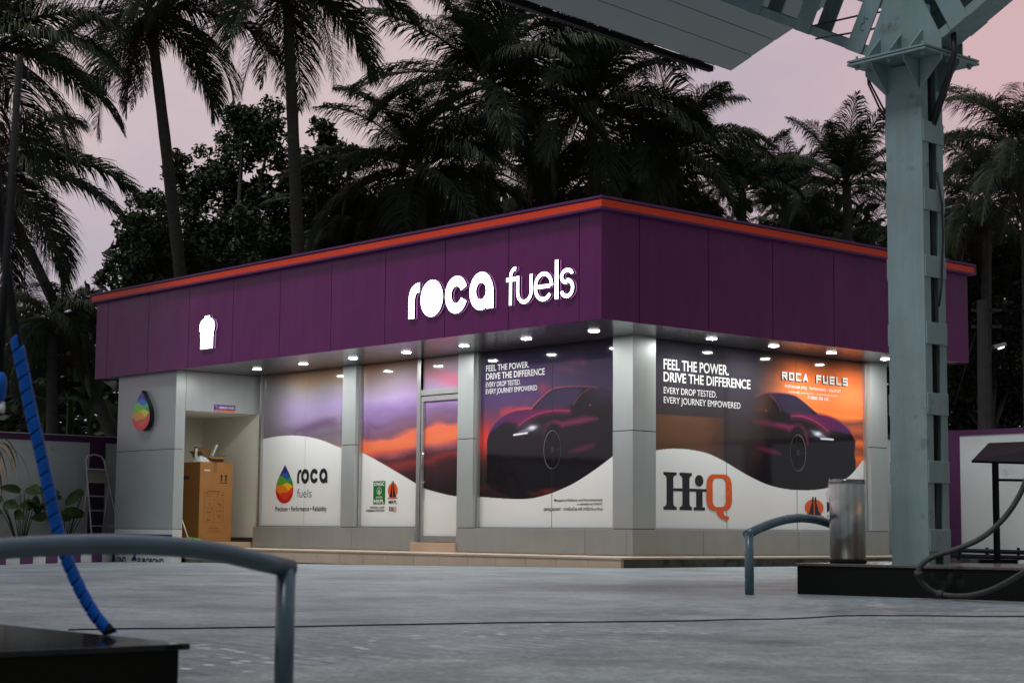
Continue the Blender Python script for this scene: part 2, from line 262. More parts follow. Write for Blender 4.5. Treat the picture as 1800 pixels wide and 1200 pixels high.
# ------------------------------------------------------------------ mesh helpers
class MB:
    def __init__(s): s.v = []; s.f = []; s.m = []; s.sm = []
    def add(s, vs, fs, mi=0, smooth=False):
        o = len(s.v); s.v += [tuple(v) for v in vs]
        for f in fs: s.f.append(tuple(i+o for i in f)); s.m.append(mi); s.sm.append(smooth)
        return s
    def box(s, a, b, mi=0):
        x0, x1 = sorted((a[0], b[0])); y0, y1 = sorted((a[1], b[1])); z0, z1 = sorted((a[2], b[2]))
        return s.add([(x0,y0,z0),(x1,y0,z0),(x1,y1,z0),(x0,y1,z0),(x0,y0,z1),(x1,y0,z1),(x1,y1,z1),(x0,y1,z1)],
                     [(0,3,2,1),(4,5,6,7),(0,1,5,4),(1,2,6,5),(2,3,7,6),(3,0,4,7)], mi)
    def obox(s, c, ax, ay, az, mi=0):          # centre and three half-axis vectors
        c, ax, ay, az = map(Vector, (c, ax, ay, az)); vs = []
        for k in (-1, 1):
            for i, j in ((-1,-1),(1,-1),(1,1),(-1,1)): vs.append(c+ax*i+ay*j+az*k)
        fl = ax.cross(ay).dot(az) < 0
        fs = [(0,3,2,1),(4,5,6,7),(0,1,5,4),(1,2,6,5),(2,3,7,6),(3,0,4,7)]
        return s.add(vs, [f[::-1] for f in fs] if fl else fs, mi)
    def bar(s, p, q, w, t, up=(0,0,1), mi=0):  # rectangular bar from p to q
        p, q = Vector(p), Vector(q); d = (q-p); L = d.length; d.normalize(); a = d.cross(Vector(up)); 
        if a.length < 1e-4: a = d.cross(Vector((1,0,0)))
        a.normalize(); b = a.cross(d)
        return s.obox((p+q)/2, a*(w/2), b*(t/2), d*(L/2), mi)
    def tube(s, pts, r, n=10, mi=0, caps=True, smooth=True):
        pts = [Vector(p) for p in pts]; rs = r if isinstance(r, (list, tuple)) else [r]*len(pts); vs = []; fs = []
        up = Vector((0,0,1)); d0 = (pts[1]-pts[0]).normalized()
        a = d0.cross(up); a = a if a.length > 1e-3 else d0.cross(Vector((1,0,0))); a.normalize()
        for i, p in enumerate(pts):
            d = (pts[min(i+1,len(pts)-1)]-pts[max(i-1,0)]).normalized()
            a = (a - d*a.dot(d)).normalized(); b = d.cross(a)
            for k in range(n):
                t = 2*math.pi*k/n; vs.append(p+(a*math.cos(t)+b*math.sin(t))*rs[i])
        for i in range(len(pts)-1):
            for k in range(n): fs.append((i*n+k, i*n+(k+1)%n, (i+1)*n+(k+1)%n, (i+1)*n+k))
        s.add(vs, fs, mi, smooth)
        if caps:
            o = len(s.v)-len(vs)
            s.f.append(tuple(o+k for k in range(n))[::-1]); s.m.append(mi); s.sm.append(False)
            s.f.append(tuple(o+(len(pts)-1)*n+k for k in range(n))); s.m.append(mi); s.sm.append(False)
        return s
    def prism(s, outline, origin, u, w, nrm, depth, mi=0, mi_side=None):   # 2D outline in (u,w), extruded from the face back along -nrm
        o, u, w, nrm = Vector(origin), Vector(u), Vector(w), Vector(nrm); n = len(outline)
        A = sum(outline[i][0]*outline[(i+1)%n][1]-outline[(i+1)%n][0]*outline[i][1] for i in range(n))
        if (A < 0) != (u.cross(w).dot(nrm) < 0): outline = outline[::-1]
        fr = [o+u*a+w*b for a, b in outline]; bk = [p-nrm*depth for p in fr]
        s.add(fr+bk, [tuple(range(n))], mi); k = len(s.v)-2*n
        s.f.append(tuple(k+n+i for i in range(n))[::-1]); s.m.append(mi if mi_side is None else mi_side); s.sm.append(False)
        for i in range(n):
            j = (i+1) % n; s.f.append((k+i, k+n+i, k+n+j, k+j)); s.m.append(mi if mi_side is None else mi_side); s.sm.append(False)
        return s
    def lathe(s, prof, c, n=24, mi=0, smooth=True):
        c = Vector(c); vs = []; fs = []
        for r_, z in prof:
            for k in range(n): t = 2*math.pi*k/n; vs.append(c+Vector((r_*math.cos(t), r_*math.sin(t), z)))
        for i in range(len(prof)-1):
            for k in range(n): fs.append((i*n+k, i*n+(k+1)%n, (i+1)*n+(k+1)%n, (i+1)*n+k))
        return s.add(vs, fs, mi, smooth)
    def build(s, name, mats, parent=None, bevel=0):
        me = bpy.data.meshes.new(name); me.from_pydata(s.v, [], s.f)
        for m in (mats if isinstance(mats, (list, tuple)) else [mats]): me.materials.append(m)
        me.polygons.foreach_set('material_index', s.m); me.polygons.foreach_set('use_smooth', s.sm); me.update()
        o = bpy.data.objects.new(name, me); COL.objects.link(o)
        if parent: o.parent = parent; o.matrix_parent_inverse = parent_inv(parent)
        if bevel:
            b = o.modifiers.new('bevel', 'BEVEL'); b.width = bevel; b.segments = 2; b.limit_method = 'ANGLE'; b.angle_limit = R(40)
        return o
def world_of(o):
    m = Matrix.LocRotScale(o.location, o.rotation_euler, o.scale)
    return world_of(o.parent) @ o.matrix_parent_inverse @ m if o.parent else m
def parent_inv(p): return world_of(p).inverted()
def tag(o, label=None, cat=None, group=None, kind=None):
    if label: o['label'] = label
    if cat: o['category'] = cat
    if group: o['group'] = group
    if kind: o['kind'] = kind
    return o
def thing(name, label, cat, loc=(0,0,0), group=None):
    o = bpy.data.objects.new(name, None); COL.objects.link(o); o.location = loc; o.empty_display_size = 0.2
    return tag(o, label, cat, group)
def copy_tree(o, parent=None):
    c = o.copy(); COL.objects.link(c)
    if parent: c.parent = parent
    for ch in list(o.children): copy_tree(ch, c)
    return c
# flat or raised text as mesh data placed on a vertical plane
def text_shape(body, bold=0.0, depth=0.0, shear=0.0):
    cu = bpy.data.curves.new('txt', 'FONT'); cu.body = body; cu.size = 1.0; cu.offset = bold; cu.extrude = depth/2; cu.shear = shear; cu.resolution_u = 4
    o = bpy.data.objects.new('txt', cu); COL.objects.link(o); dg = bpy.context.evaluated_depsgraph_get(); dg.update()
    me = bpy.data.meshes.new_from_object(o.evaluated_get(dg)); bpy.data.objects.remove(o); bpy.data.curves.remove(cu)
    vs = [v.co.copy() for v in me.vertices]; fs = [tuple(p.vertices) for p in me.polygons]; bpy.data.meshes.remove(me)
    return vs, fs
_cap = max(v.y for v in text_shape('H')[0])
def put_text(mb, body, anchors, plane, axis, bold=0.0, mi=0, depth=0.0, shear=0.0):
    # anchors: baseline-left, cap-top-left, right end (plane coords u,z); axis 'y' = wall facing -Y, 'x' = wall facing +X
    (u0, z0), (_, z1), (u1, _) = anchors
    vs, fs = text_shape(body, bold, depth, shear)
    if not vs: return mb
    x0 = min(v.x for v in vs); x1 = max(v.x for v in vs); sx = (u1-u0)/(x1-x0); sz = (z1-z0)/_cap
    if axis == 'y': pts = [(u0+(v.x-x0)*sx, plane-v.z, z0+v.y*sz) for v in vs]
    else: pts = [(plane+v.z, u0+(v.x-x0)*sx, z0+v.y*sz) for v in vs]
    return mb.add(pts, fs, mi)
def ring(cx, cz, ro, ri, a0=0, a1=360, n=40, sx=1.0):
    o = [(cx+math.cos(R(a0+(a1-a0)*i/n))*ro*sx, cz+math.sin(R(a0+(a1-a0)*i/n))*ro) for i in range(n+1)]
    i_ = [(cx+math.cos(R(a0+(a1-a0)*i/n))*ri*sx, cz+math.sin(R(a0+(a1-a0)*i/n))*ri) for i in range(n+1)]
    return o + i_[::-1]
def disc(cx, cz, rx, rz, n=36): return [(cx+rx*math.cos(2*math.pi*i/n), cz+rz*math.sin(2*math.pi*i/n)) for i in range(n)]

# ------------------------------------------------------------------ ground
ZS, ZP, ZPB = 3.135, 0.488, 0.128          # soffit, plinth top, platform top
def gz(x): return 0.012*max(-16.0, min(0.0, x))
def ground():
    xs = [-400, -60, -16] + [-16+0.8*i for i in range(1, 21)] + [4, 8, 12, 16, 30, 80, 400]
    ys = [-400, -80, -30, -20, -14, -10, -7, -5, -3, -1, 1, 4, 8, 14, 30, 80, 400]
    mb = MB(); n = len(ys); mb.add([(x, y, gz(x)) for x in xs for y in ys], [(i*n+j, (i+1)*n+j, (i+1)*n+j+1, i*n+j+1) for i in range(len(xs)-1) for j in range(n-1)])
    o = mb.build('ground', M['ground']); tag(o, kind='structure')
    mb = MB(); pts = []
    for a in range(0, 41):           # low dark rise beyond the walls
        t = a/40; ang = R(95+90*t); rad = 62+6*math.sin(a*1.7)
        x, y = CAM.x+rad*math.cos(ang), CAM.y+rad*math.sin(ang)
        x2, y2 = CAM.x+(rad+40)*math.cos(ang), CAM.y+(rad+40)*math.sin(ang)
        pts += [(x, y, -0.5), (CAM.x+(rad+12)*math.cos(ang), CAM.y+(rad+12)*math.sin(ang), 3.0+0.6*math.sin(a*0.9)), (x2, y2, 3.6+0.8*math.sin(a*0.7+1))]
    fs = []
    for a in range(40):
        for k in range(2): fs.append((a*3+k, a*3+k+1, (a+1)*3+k+1, (a+1)*3+k))
    mb.add(pts, fs); tag(mb.build('terrain', M['dark_earth']), kind='structure')
ground()

# ------------------------------------------------------------------ the shop
YW, XW, YG, XG = 1.679, -1.087, 1.80, -1.207      # wall faces, glass faces
shop = thing('fuel_station_shop', 'single storey shop clad in purple fascia panels over silver columns and picture windows', 'shop', (-6, 4, 0))
def fascia():
    mb = MB()
    sx = [-13.09, -12.667, -11.225, -9.888, -8.529, -7.177, -5.809, -4.475, -3.11, -1.77, -0.406]
    z0, z1, g = ZS-0.012, 4.512, 0.006
    for a, b in zip(sx[:-1], sx[1:]): mb.box((a+g, 0, z0), (b-g, 0.03, z1))
    mb.box((-0.406+g, 0, z0), (0, 0.03, z1))
    sy = [0.687, 2.009, 3.338, 4.702, 6.05, 7.40, 8.07]
    mb.box((-0.03, 0.03, z0), (0, 0.687-g, z1))
    for a, b in zip(sy[:-1], sy[1:]): mb.box((-0.03, a+g, z0), (0, b-g, z1))
    mb.box((-13.09, 0.03, z0), (-13.06, 8.07, z1)); mb.box((-13.06, 8.04, z0), (-0.03, 8.07, z1))
    mb.box((-13.05, 0.034, z0+0.01), (-0.034, 0.06, z1-0.02), 1); mb.box((-0.06, 0.06, z0+0.01), (-0.034, 8.035, z1-0.02), 1)
    mb.build('fascia', [M['purple'], M['joint']], shop)
    t = MB(); e = 0.098; L, Rr = -13.09, 8.07
    def run(a0, b0, za, zb, o, i):           # strip round the two visible sides, outer offset o, inner offset i
        t.box((L-o, -o, za), (o, -i, zb)); t.box((i, -i, za), (o, Rr+o, zb)); t.box((L-o, -i, za), (L-i, Rr+o, zb)); t.box((L-i, Rr+i, za), (i, Rr+o, zb))
    run(0, 0, 4.645, 4.677, e, -0.02); run(0, 0, 4.506, 4.536, e, -0.0); run(0, 0, 4.536, 4.645, 0.045, -0.02)
    for x, y in ((L-e, -e), (e-0.03, Rr+e-0.03)): t.box((x, y, 4.536), (x+0.03, y+0.03, 4.645))
    tr = t.build('fascia_trim', M['purple_trim'], shop)
    b = MB(); b.box((L-0.087, -0.087, 4.5365), (0.087, -0.047, 4.632)); b.box((0.047, -0.047, 4.5365), (0.087, Rr+0.087, 4.632))
    b.build('orange_strip', M['orange'], tr)
    rf = MB(); rf.box((-13.05, 0.07, 4.40), (-0.07, 8.03, 4.47)); rf.build('roof', M['joint'], shop)
fascia()
def soffit():
    mb = MB(); g = 0.004
    xs = [-13.05, -12.667, -11.225, -9.888, -8.529, -7.177, -5.809, -4.475, -3.11, -1.77, -0.70]
    for a, b in zip(xs[:-1], xs[1:]):
        for y0, y1 in ((0.034, 0.55), (0.55, 1.95)): mb.box((a+g, y0+g, ZS), (b-g, y1-g, ZS+0.02))
    ys = [0.034, 2.009, 3.338, 4.702, 6.05, 7.40, 8.03]
    for a, b in zip(ys[:-1], ys[1:]): mb.box((-0.70+g, a+g, ZS), (-0.034, b-g, ZS+0.02)); 
    for a, b in zip([1.95]+ys[2:-1], ys[2:]): mb.box((-1.35+g, a+g, ZS), (-0.70-g, b-g, ZS+0.02))
    mb.box((-13.05, 0.04, ZS+0.025), (-0.04, 8.03, ZS+0.04), 1)
    mb.build('soffit', [M['soffit'], M['joint']], shop)
soffit()
def body():
    mb = MB()      # inner shell behind glass, sides and back
    mb.box((-10.35, YG+0.06, gz(-10)), (-1.30, 7.40, ZS)); mb.box((-12.40, 3.2, gz(-12)-0.02), (-10.35, 7.40, ZS))
    mb.build('wall', M['silver'], shop)
    p = MB()
    def sx(a, b): p.box((a+0.003, YW, 0.135), (b-0.003, YG+0.05, ZP))
    sx(-10.356, -7.463); sx(-7.463, -5.828); sx(-4.821, -2.018); sx(-2.018, XW-0.1203)
    p.box((XW-0.12, YW, 0.135), (XW, 3.1, ZP)); 
    for a, b in ((3.106, 5.2), (5.206, 7.423)): p.box((XW-0.12, a, 0.135), (XW, b, ZP))
    p.build('base_plinth', M['silver_dk'], shop, 0.004)
    def column(x0, x1, y0, y1, zj):
        c = MB(); c.box((x0, y0, ZP+0.012), (x1, y1, zj-0.006)); c.box((x0, y0, zj+0.006), (x1, y1, ZS-0.002)); c.box((x0+0.01, y0+0.01, ZP), (x1-0.01, y1-0.01, ZS-0.01), 1)
        c.build('column', [M['silver'], M['joint']], shop)
    column(-7.777, -7.416, YW+0.002, YG+0.1, 1.83); column(-4.813, -4.447, YW+0.002, YG+0.1, 1.83)
    column(-1.474, XW-0.002, YW+0.002, 2.134, 1.83); column(-1.40, XW-0.002, 6.985, 7.42, 1.80)
    # tiled platform the shop stands on
    s = MB(); x0, x1, y0, y1 = -10.50, -0.045, 0.41, 9.4
    s.box((x0, y0-0.012, ZPB-0.022), (x1+0.012, y1, ZPB))
    k = 0; x = x1
    while x > x0+0.05:
        a = max(x0, x-0.60); s.box((a+0.003, y0, -0.16), (x-0.003, y0+0.05, ZPB-0.024)); x -= 0.60
    s.box((x0, y0+0.055, -0.2), (x1-0.055, y1, ZPB-0.03)); s.box((x0, y0-0.006, -0.16), (x1-0.003, y0-0.001, -0.004-0.06), 1)
    s.box((x1-0.05, y0+0.052, -0.16), (x1, y1, ZPB-0.024), 1)
    s.build('platform_step', [M['tile'], M['tile_moss']], shop)
    d = MB(); d.box((-5.86, 1.63, ZPB+0.001), (-4.80, 1.95, 0.268)); d.build('door_step', M['tile'], shop, 0.004)
    # side block with the drinking water recess
    bx, by = -10.45, 0.132
    b = MB(); zj = 1.792; zl = 0.435
    b.box((-12.43, by, zj+0.005), (bx, by+0.19, ZS-0.002)); b.box((-12.43, by, zl), (bx, by+0.19, zj-0.005)); b.box((-12.42, by+0.012, zl), (bx-0.012, by+0.17, ZS-0.01), 1)
    b.box((-12.43, by+0.195, -0.15), (-12.30, 3.2, ZS-0.002))
    b.build('side_block', [M['silver'], M['joint']], shop)
    l = MB(); l.box((bx-0.14, by+0.198, 2.452), (bx-0.004, 1.852, ZS-0.004)); l.box((bx-0.13, 1.856, ZP+0.01), (bx-0.004, 1.90, ZS-0.01)); 
    l.build('lintel_panel', M['silver'], shop, 0.003)
    c = MB(); fx = -12.28
    c.box((fx, by+0.2, 0.205), (bx-0.002, 1.80, 0.222), 1); c.box((bx-0.004, by+0.2, ZPB+0.001), (bx+0.006, 1.80, 0.215), 1)          # raised floor and its riser
    c.box((fx, by+0.192, 0.222), (bx-0.15, by+0.21, 2.47)); c.box((fx-0.02, by+0.2, 0.2), (fx, 1.80, 2.47)); c.box((fx, 1.80, 0.20), (bx-0.002, 1.84, 2.47)); c.box((fx, by+0.2, 2.445), (bx-0.145, 1.80, 2.46))
    c.box((fx+0.01, 1.785, 0.2225), (bx-0.01, 1.7985, 0.30), 2)
    c.build('recess_lining', [M['cream'], M['tile'], M['soil']], shop)
    w = MB(); w.box((-12.42, by+0.004, -0.2), (bx-0.002, by+0.19, 0.428)); w.box((-12.42, by-0.002, 0.17), (bx-0.003, by+0.003, 0.345), 1)
    put_text(w, 'OND', [(-12.30, -0.175), (-12.30, -0.06), (-11.98, -0.175)], by-0.001, 'y', 0.03, 1)
    put_text(w, 'EUROBOND', [(-11.58, -0.175), (-11.58, -0.07), (-10.7, -0.175)], by-0.001, 'y', 0.03, 1)
    w.prism([(-11.80, -0.115), (-11.66, 0.035), (-11.60, 0.035), (-11.66, -0.03), (-11.60, -0.115)], (0, by-0.001, 0), (1,0,0), (0,0,1), (0,-1,0), 0.003, 1)
    w.build('base_film', [M['kerbwhite'], M['navy']], shop)
body()

# plane coordinates (metres) of the artwork on the window films
DATA = {
  'waveL': [[-10.25,2.022],[-9.793,2.057],[-9.332,2.054],[-8.881,2.012],[-8.438,1.93],[-8.003,1.8],[-7.686,1.759],[-7.373,1.704],[-7.012,1.581],[-6.509,1.393],[-5.924,1.168],[-5.771,1.104],[-5.405,1.035],[-4.97,0.964],[-4.406,0.959],[-4.068,0.937],[-3.686,0.919],[-3.312,0.917],[-3.028,0.955],[-2.748,1.015],[-2.395,1.118],[-2.049,1.265],[-1.785,1.392],[-1.598,1.492],[-1.487,1.555]],
  'carL': [[-4.262,1.775],[-4.233,1.887],[-4.127,2.026],[-3.956,2.146],[-3.702,2.22],[-3.451,2.236],[-3.286,2.242],[-3.082,2.371],[-2.881,2.485],[-2.721,2.512],[-2.483,2.512],[-2.171,2.497],[-1.865,2.464],[-1.564,2.387],[-1.485,0.876],[-4.248,0.896]],
  'roofL': [[-3.265,2.247],[-3.082,2.371],[-2.881,2.485],[-2.721,2.512],[-2.483,2.512],[-2.171,2.497],[-1.903,2.466]],
  'hoodL': [[-4.241,1.845],[-4.212,1.915],[-4.127,2.026],[-3.956,2.146],[-3.702,2.22],[-3.451,2.236],[-3.265,2.236]],
  'hoodfillL': [[-4.212,1.915],[-4.127,2.026],[-3.956,2.146],[-3.702,2.22],[-3.451,2.236],[-3.203,2.233],[-2.758,2.182],[-3.04,2.17],[-3.325,2.105],[-3.553,2.003],[-3.87,2.072],[-4.083,1.967]],
  'hood2L': [[-3.553,1.998],[-3.325,2.105],[-3.04,2.17],[-2.758,2.182],[-2.48,2.164]],
  'headL': [[-3.685,1.865],[-3.406,1.947],[-3.139,1.979],[-3.233,1.913],[-3.364,1.879],[-3.656,1.859]],
  'headglowL': [[-3.254,1.953]],
  'wheelL': [[-2.825,1.62],[-2.646,1.614],[-2.822,1.347]],
  'fenderL': [[-3.035,1.735],[-3.016,1.872],[-2.937,1.993],[-2.816,2.024],[-2.697,2.01],[-2.617,1.961]],
  'doorL': [[-2.685,2.01],[-2.609,1.961],[-2.245,1.987],[-1.901,2.026],[-2.168,2.07],[-2.401,2.039]],
  'rockL': [[-2.464,1.577],[-2.243,1.64],[-1.899,1.683],[-2.051,1.619],[-2.243,1.581]],
  'winL': [[-2.395,2.242],[-2.325,2.319],[-2.228,2.395],[-2.055,2.459]],
  'glassL': [[-3.245,2.246],[-3.062,2.37],[-2.861,2.475],[-2.681,2.496],[-2.171,2.481],[-2.286,2.385],[-2.403,2.242],[-2.718,2.194]],
  'mirL': [[-2.062,2.226]],
  'streakL1': [[-3.043,2.549],[-2.762,2.684],[-2.485,2.776],[-2.25,2.829]],
  'streakL2': [[-4.28,2.132],[-3.957,2.189],[-3.66,2.237],[-3.451,2.256]],
  'redL': [[-4.362,1.806]],
  'waveR': [[2.1,1.554],[2.269,1.585],[2.535,1.615],[2.794,1.625],[3.093,1.608],[3.359,1.574],[3.707,1.47],[3.981,1.361],[4.298,1.252],[4.621,1.162],[4.95,1.114],[5.285,1.095],[5.626,1.102],[5.973,1.131],[6.238,1.193],[6.507,1.296],[6.689,1.399],[6.93,1.597],[7.156,1.78]],
  'carR': [[4.136,1.038],[4.148,2.353],[4.309,2.415],[4.472,2.491],[4.719,2.527],[5.093,2.535],[5.304,2.512],[5.474,2.439],[5.645,2.353],[5.817,2.271],[6.079,2.251],[6.345,2.195],[6.567,2.093],[6.678,1.986],[6.754,1.899],[6.743,1.82],[6.717,1.651],[6.761,1.569],[6.706,1.092]],
  'roofR': [[4.391,2.446],[4.513,2.498],[4.719,2.527],[5.093,2.535],[5.304,2.512],[5.474,2.439],[5.645,2.353],[5.817,2.271]],
  'hoodR': [[5.817,2.271],[6.079,2.251],[6.345,2.195],[6.567,2.093],[6.678,1.986],[6.754,1.899]],
  'hoodfillR': [[5.216,2.208],[5.817,2.271],[6.079,2.251],[6.345,2.195],[6.567,2.093],[6.678,1.986],[6.297,2.025],[6.075,2.016],[5.858,2.116],[5.642,2.188],[5.385,2.219]],
  'hood2R': [[5.216,2.205],[5.385,2.219],[5.642,2.188],[5.858,2.116],[6.075,2.016]],
  'headR': [[5.631,2.015],[5.856,1.995],[6.03,1.931],[6.197,1.891],[5.898,1.892],[5.746,1.941]],
  'headglowR': [[5.825,1.963]],
  'wheelR': [[5.348,1.658],[5.531,1.665],[5.344,1.387]],
  'fenderR': [[5.149,1.986],[5.235,2.06],[5.341,2.087],[5.468,2.057],[5.552,1.938],[5.572,1.802]],
  'doorR': [[4.347,2.077],[5.149,1.986],[5.256,2.053],[4.879,2.076],[4.632,2.099]],
  'rockR': [[4.383,1.708],[4.709,1.702],[4.99,1.618],[4.791,1.617],[4.545,1.661]],
  'winR': [[4.698,2.49],[4.821,2.43],[4.903,2.341],[4.964,2.249]],
  'glassR': [[4.718,2.513],[5.093,2.527],[5.304,2.504],[5.474,2.426],[5.774,2.277],[5.3,2.226],[5.006,2.252],[4.903,2.367]],
  'mirR': [[4.601,2.252]],
  'brownR': [[2.27,2.069],[3.606,2.094],[3.601,1.453],[2.269,1.411]],
  'orgR': [[6.354,2.67],[4.351,2.55]],
  'brandR': [[4.972,2.863],[6.557,2.738]],
  'hiq_boxes': [[[2.407,1.285],[2.682,1.293],[2.682,1.25],[2.407,1.242]],[[2.472,1.244],[2.608,1.248],[2.607,0.816],[2.472,0.814]],[[2.414,0.813],[2.662,0.817],[2.662,0.769],[2.414,0.766]],[[2.748,1.279],[2.99,1.286],[2.99,1.243],[2.748,1.236]],[[2.8,1.238],[2.942,1.242],[2.94,0.814],[2.799,0.812]],[[2.747,0.811],[2.989,0.814],[2.989,0.766],[2.747,0.763]],[[2.608,1.062],[2.799,1.066],[2.799,1.028],[2.607,1.024]],[[2.941,1.064],[3.296,1.072],[3.295,1.034],[2.941,1.026]],[[3.083,1.029],[3.212,1.032],[3.211,0.813],[3.082,0.811]],[[3.034,0.81],[3.26,0.814],[3.26,0.768],[3.033,0.764]]],
  'hiq_dot': [[3.141,1.183],[3.228,1.186],[3.14,1.102]],
  'hiq_qo': [[3.293,1.284],[3.838,0.765]],
  'hiq_qi': [[3.419,1.224],[3.702,0.813]],
  'hiq_tail': [[3.497,0.768],[3.535,0.692],[3.604,0.652],[3.767,0.638],[3.767,0.682],[3.682,0.704],[3.651,0.771]],
  'mrplR': [[5.715,0.8],[5.941,0.803],[5.719,1.003]],
  'mrplRt': [[6.022,0.927],[6.23,0.774]],
  'tL1': [[-4.295,2.84],[-4.297,2.926],[-3.333,2.825]],
  'tL2': [[-4.293,2.713],[-4.295,2.805],[-2.992,2.703]],
  'tL3': [[-4.296,2.599],[-4.297,2.673],[-3.518,2.595]],
  'tL4': [[-4.295,2.498],[-4.296,2.57],[-3.153,2.499]],
  'tR1': [[2.412,2.725],[2.412,2.865],[3.782,2.739]],
  'tR2': [[2.412,2.553],[2.412,2.682],[4.262,2.558]],
  'tR3': [[2.415,2.384],[2.416,2.472],[3.518,2.396]],
  'tR4': [[2.415,2.25],[2.415,2.338],[4.036,2.268]],
  'bR1': [[4.97,2.736],[4.972,2.858],[6.557,2.738]],
  'bR2': [[5.053,2.625],[5.053,2.665],[6.398,2.631]],
  'bR3': [[5.136,2.556],[5.136,2.581],[6.307,2.569]],
  'bR4': [[5.582,2.481],[5.583,2.528],[6.084,2.487]],
  'mL1': [[-2.774,0.877],[-2.775,0.912],[-1.79,0.865]],
  'mL2': [[-2.296,0.823],[-2.296,0.855],[-1.79,0.815]],
  'mL3': [[-2.993,0.748],[-2.994,0.792],[-1.789,0.739]],
  'lg_roca': [[-9.205,1.233],[-9.213,1.463],[-8.316,1.22]],
  'lg_fuels': [[-9.195,0.988],[-9.201,1.14],[-8.772,0.991]],
  'lg_tag': [[-9.845,0.758],[-9.848,0.837],[-8.327,0.741]],
  'lg_drop': [[-9.588,1.559],[-9.561,0.89],[-9.844,1.164],[-9.309,1.157]],
  'ongc': [[-7.053,1.233],[-6.738,0.862]],
  'mrplL': [[-6.541,1.077],[-6.413,1.076],[-6.545,1.228],[-6.537,0.948]],
  'oT1': [[-6.644,0.864],[-6.645,0.921],[-6.422,0.863]],
  'oT2': [[-6.636,0.75],[-6.637,0.819],[-6.439,0.743]],
  'oT3': [[-7.137,0.794],[-7.138,0.827],[-6.751,0.792]],
  'oT4': [[-7.232,0.742],[-7.233,0.779],[-6.749,0.741]],
  'faintL': [[-10.094,2.976],[-9.562,2.814]],
  'handle': [[-5.675,1.657],[-5.664,1.17]],
  'skyL': [[-10.249,3.136],[-7.379,1.905],[-4.986,1.827]],
}
DATA = {k: ([[tuple(p) for p in q] for q in v] if k == 'hiq_boxes' else [tuple(p) for p in v]) for k, v in DATA.items()}
# ------------------------------------------------------------------ printed window films
rng = np.random.RandomState(7)
_lat = rng.rand(64, 64)
def vnoise(x, y):
    xi = np.floor(x).astype(int); yi = np.floor(y).astype(int); fx = x-xi; fy = y-yi
    fx = fx*fx*(3-2*fx); fy = fy*fy*(3-2*fy)
    a = _lat[xi%64, yi%64]; b = _lat[(xi+1)%64, yi%64]; c = _lat[xi%64, (yi+1)%64]; d = _lat[(xi+1)%64, (yi+1)%64]
    return (a*(1-fx)+b*fx)*(1-fy)+(c*(1-fx)+d*fx)*fy
def fbm(x, y, o=5):
    s = 0; a = 0.5
    for k in range(o): s = s + a*vnoise(x*2**k+k*7.3, y*2**k+k*3.1); a *= 0.5
    return s/(1-0.5**o)
def sstep(a, b, x): t = np.clip((x-a)/(b-a), 0, 1); return t*t*(3-2*t)
def seg_dist(px, pz, pl):
    d = np.full(px.shape, 1e9); tt = np.zeros(px.shape); n = len(pl)-1
    for i in range(n):
        (ax, az), (bx, bz) = pl[i], pl[i+1]; vx, vz = bx-ax, bz-az; q = vx*vx+vz*vz+1e-12
        t = np.clip(((px-ax)*vx+(pz-az)*vz)/q, 0, 1); e = np.hypot(px-ax-t*vx, pz-az-t*vz)
        tt = np.where(e < d, (i+t)/n, tt); d = np.minimum(d, e)
    return d, tt
def inside(px, pz, pl):
    r = np.zeros(px.shape, bool); n = len(pl)
    for i in range(n):
        (ax, az), (bx, bz) = pl[i], pl[(i+1)%n]
        if az == bz: continue
        c = ((az > pz) != (bz > pz)) & (px < (bx-ax)*(pz-az)/(bz-az)+ax); r ^= c
    return r
def area(px, pz, pl, soft=0.008):
    d, _ = seg_dist(px, pz, list(pl)+[pl[0]]); s = np.where(inside(px, pz, pl), d, -d); return sstep(-soft, soft, s)
def smooth(pl, k=2):
    for _ in range(k):
        q = [pl[0]]
        for a, b in zip(pl[:-1], pl[1:]): q += [(a[0]*.75+b[0]*.25, a[1]*.75+b[1]*.25), (a[0]*.25+b[0]*.75, a[1]*.25+b[1]*.75)]
        pl = q+[pl[-1]]
    return pl
def mixc(c, col, w): w = np.clip(w, 0, 1)[..., None]; return c*(1-w)+np.array(col, float)*w
def grad(v, stops):
    xs = [s[0] for s in stops]; cs = np.array([s[1] for s in stops], float)
    return np.stack([np.interp(v, xs, cs[:, k]) for k in range(3)], -1)
def stroke(c, px, pz, pl, col, w, soft, a0=1.0, a1=1.0, k=2):
    d, t = seg_dist(px, pz, smooth(pl, k)); return mixc(c, col, (1-sstep(w, w+soft, d))*(a0+(a1-a0)*t))
WHITE = (192, 194, 195)
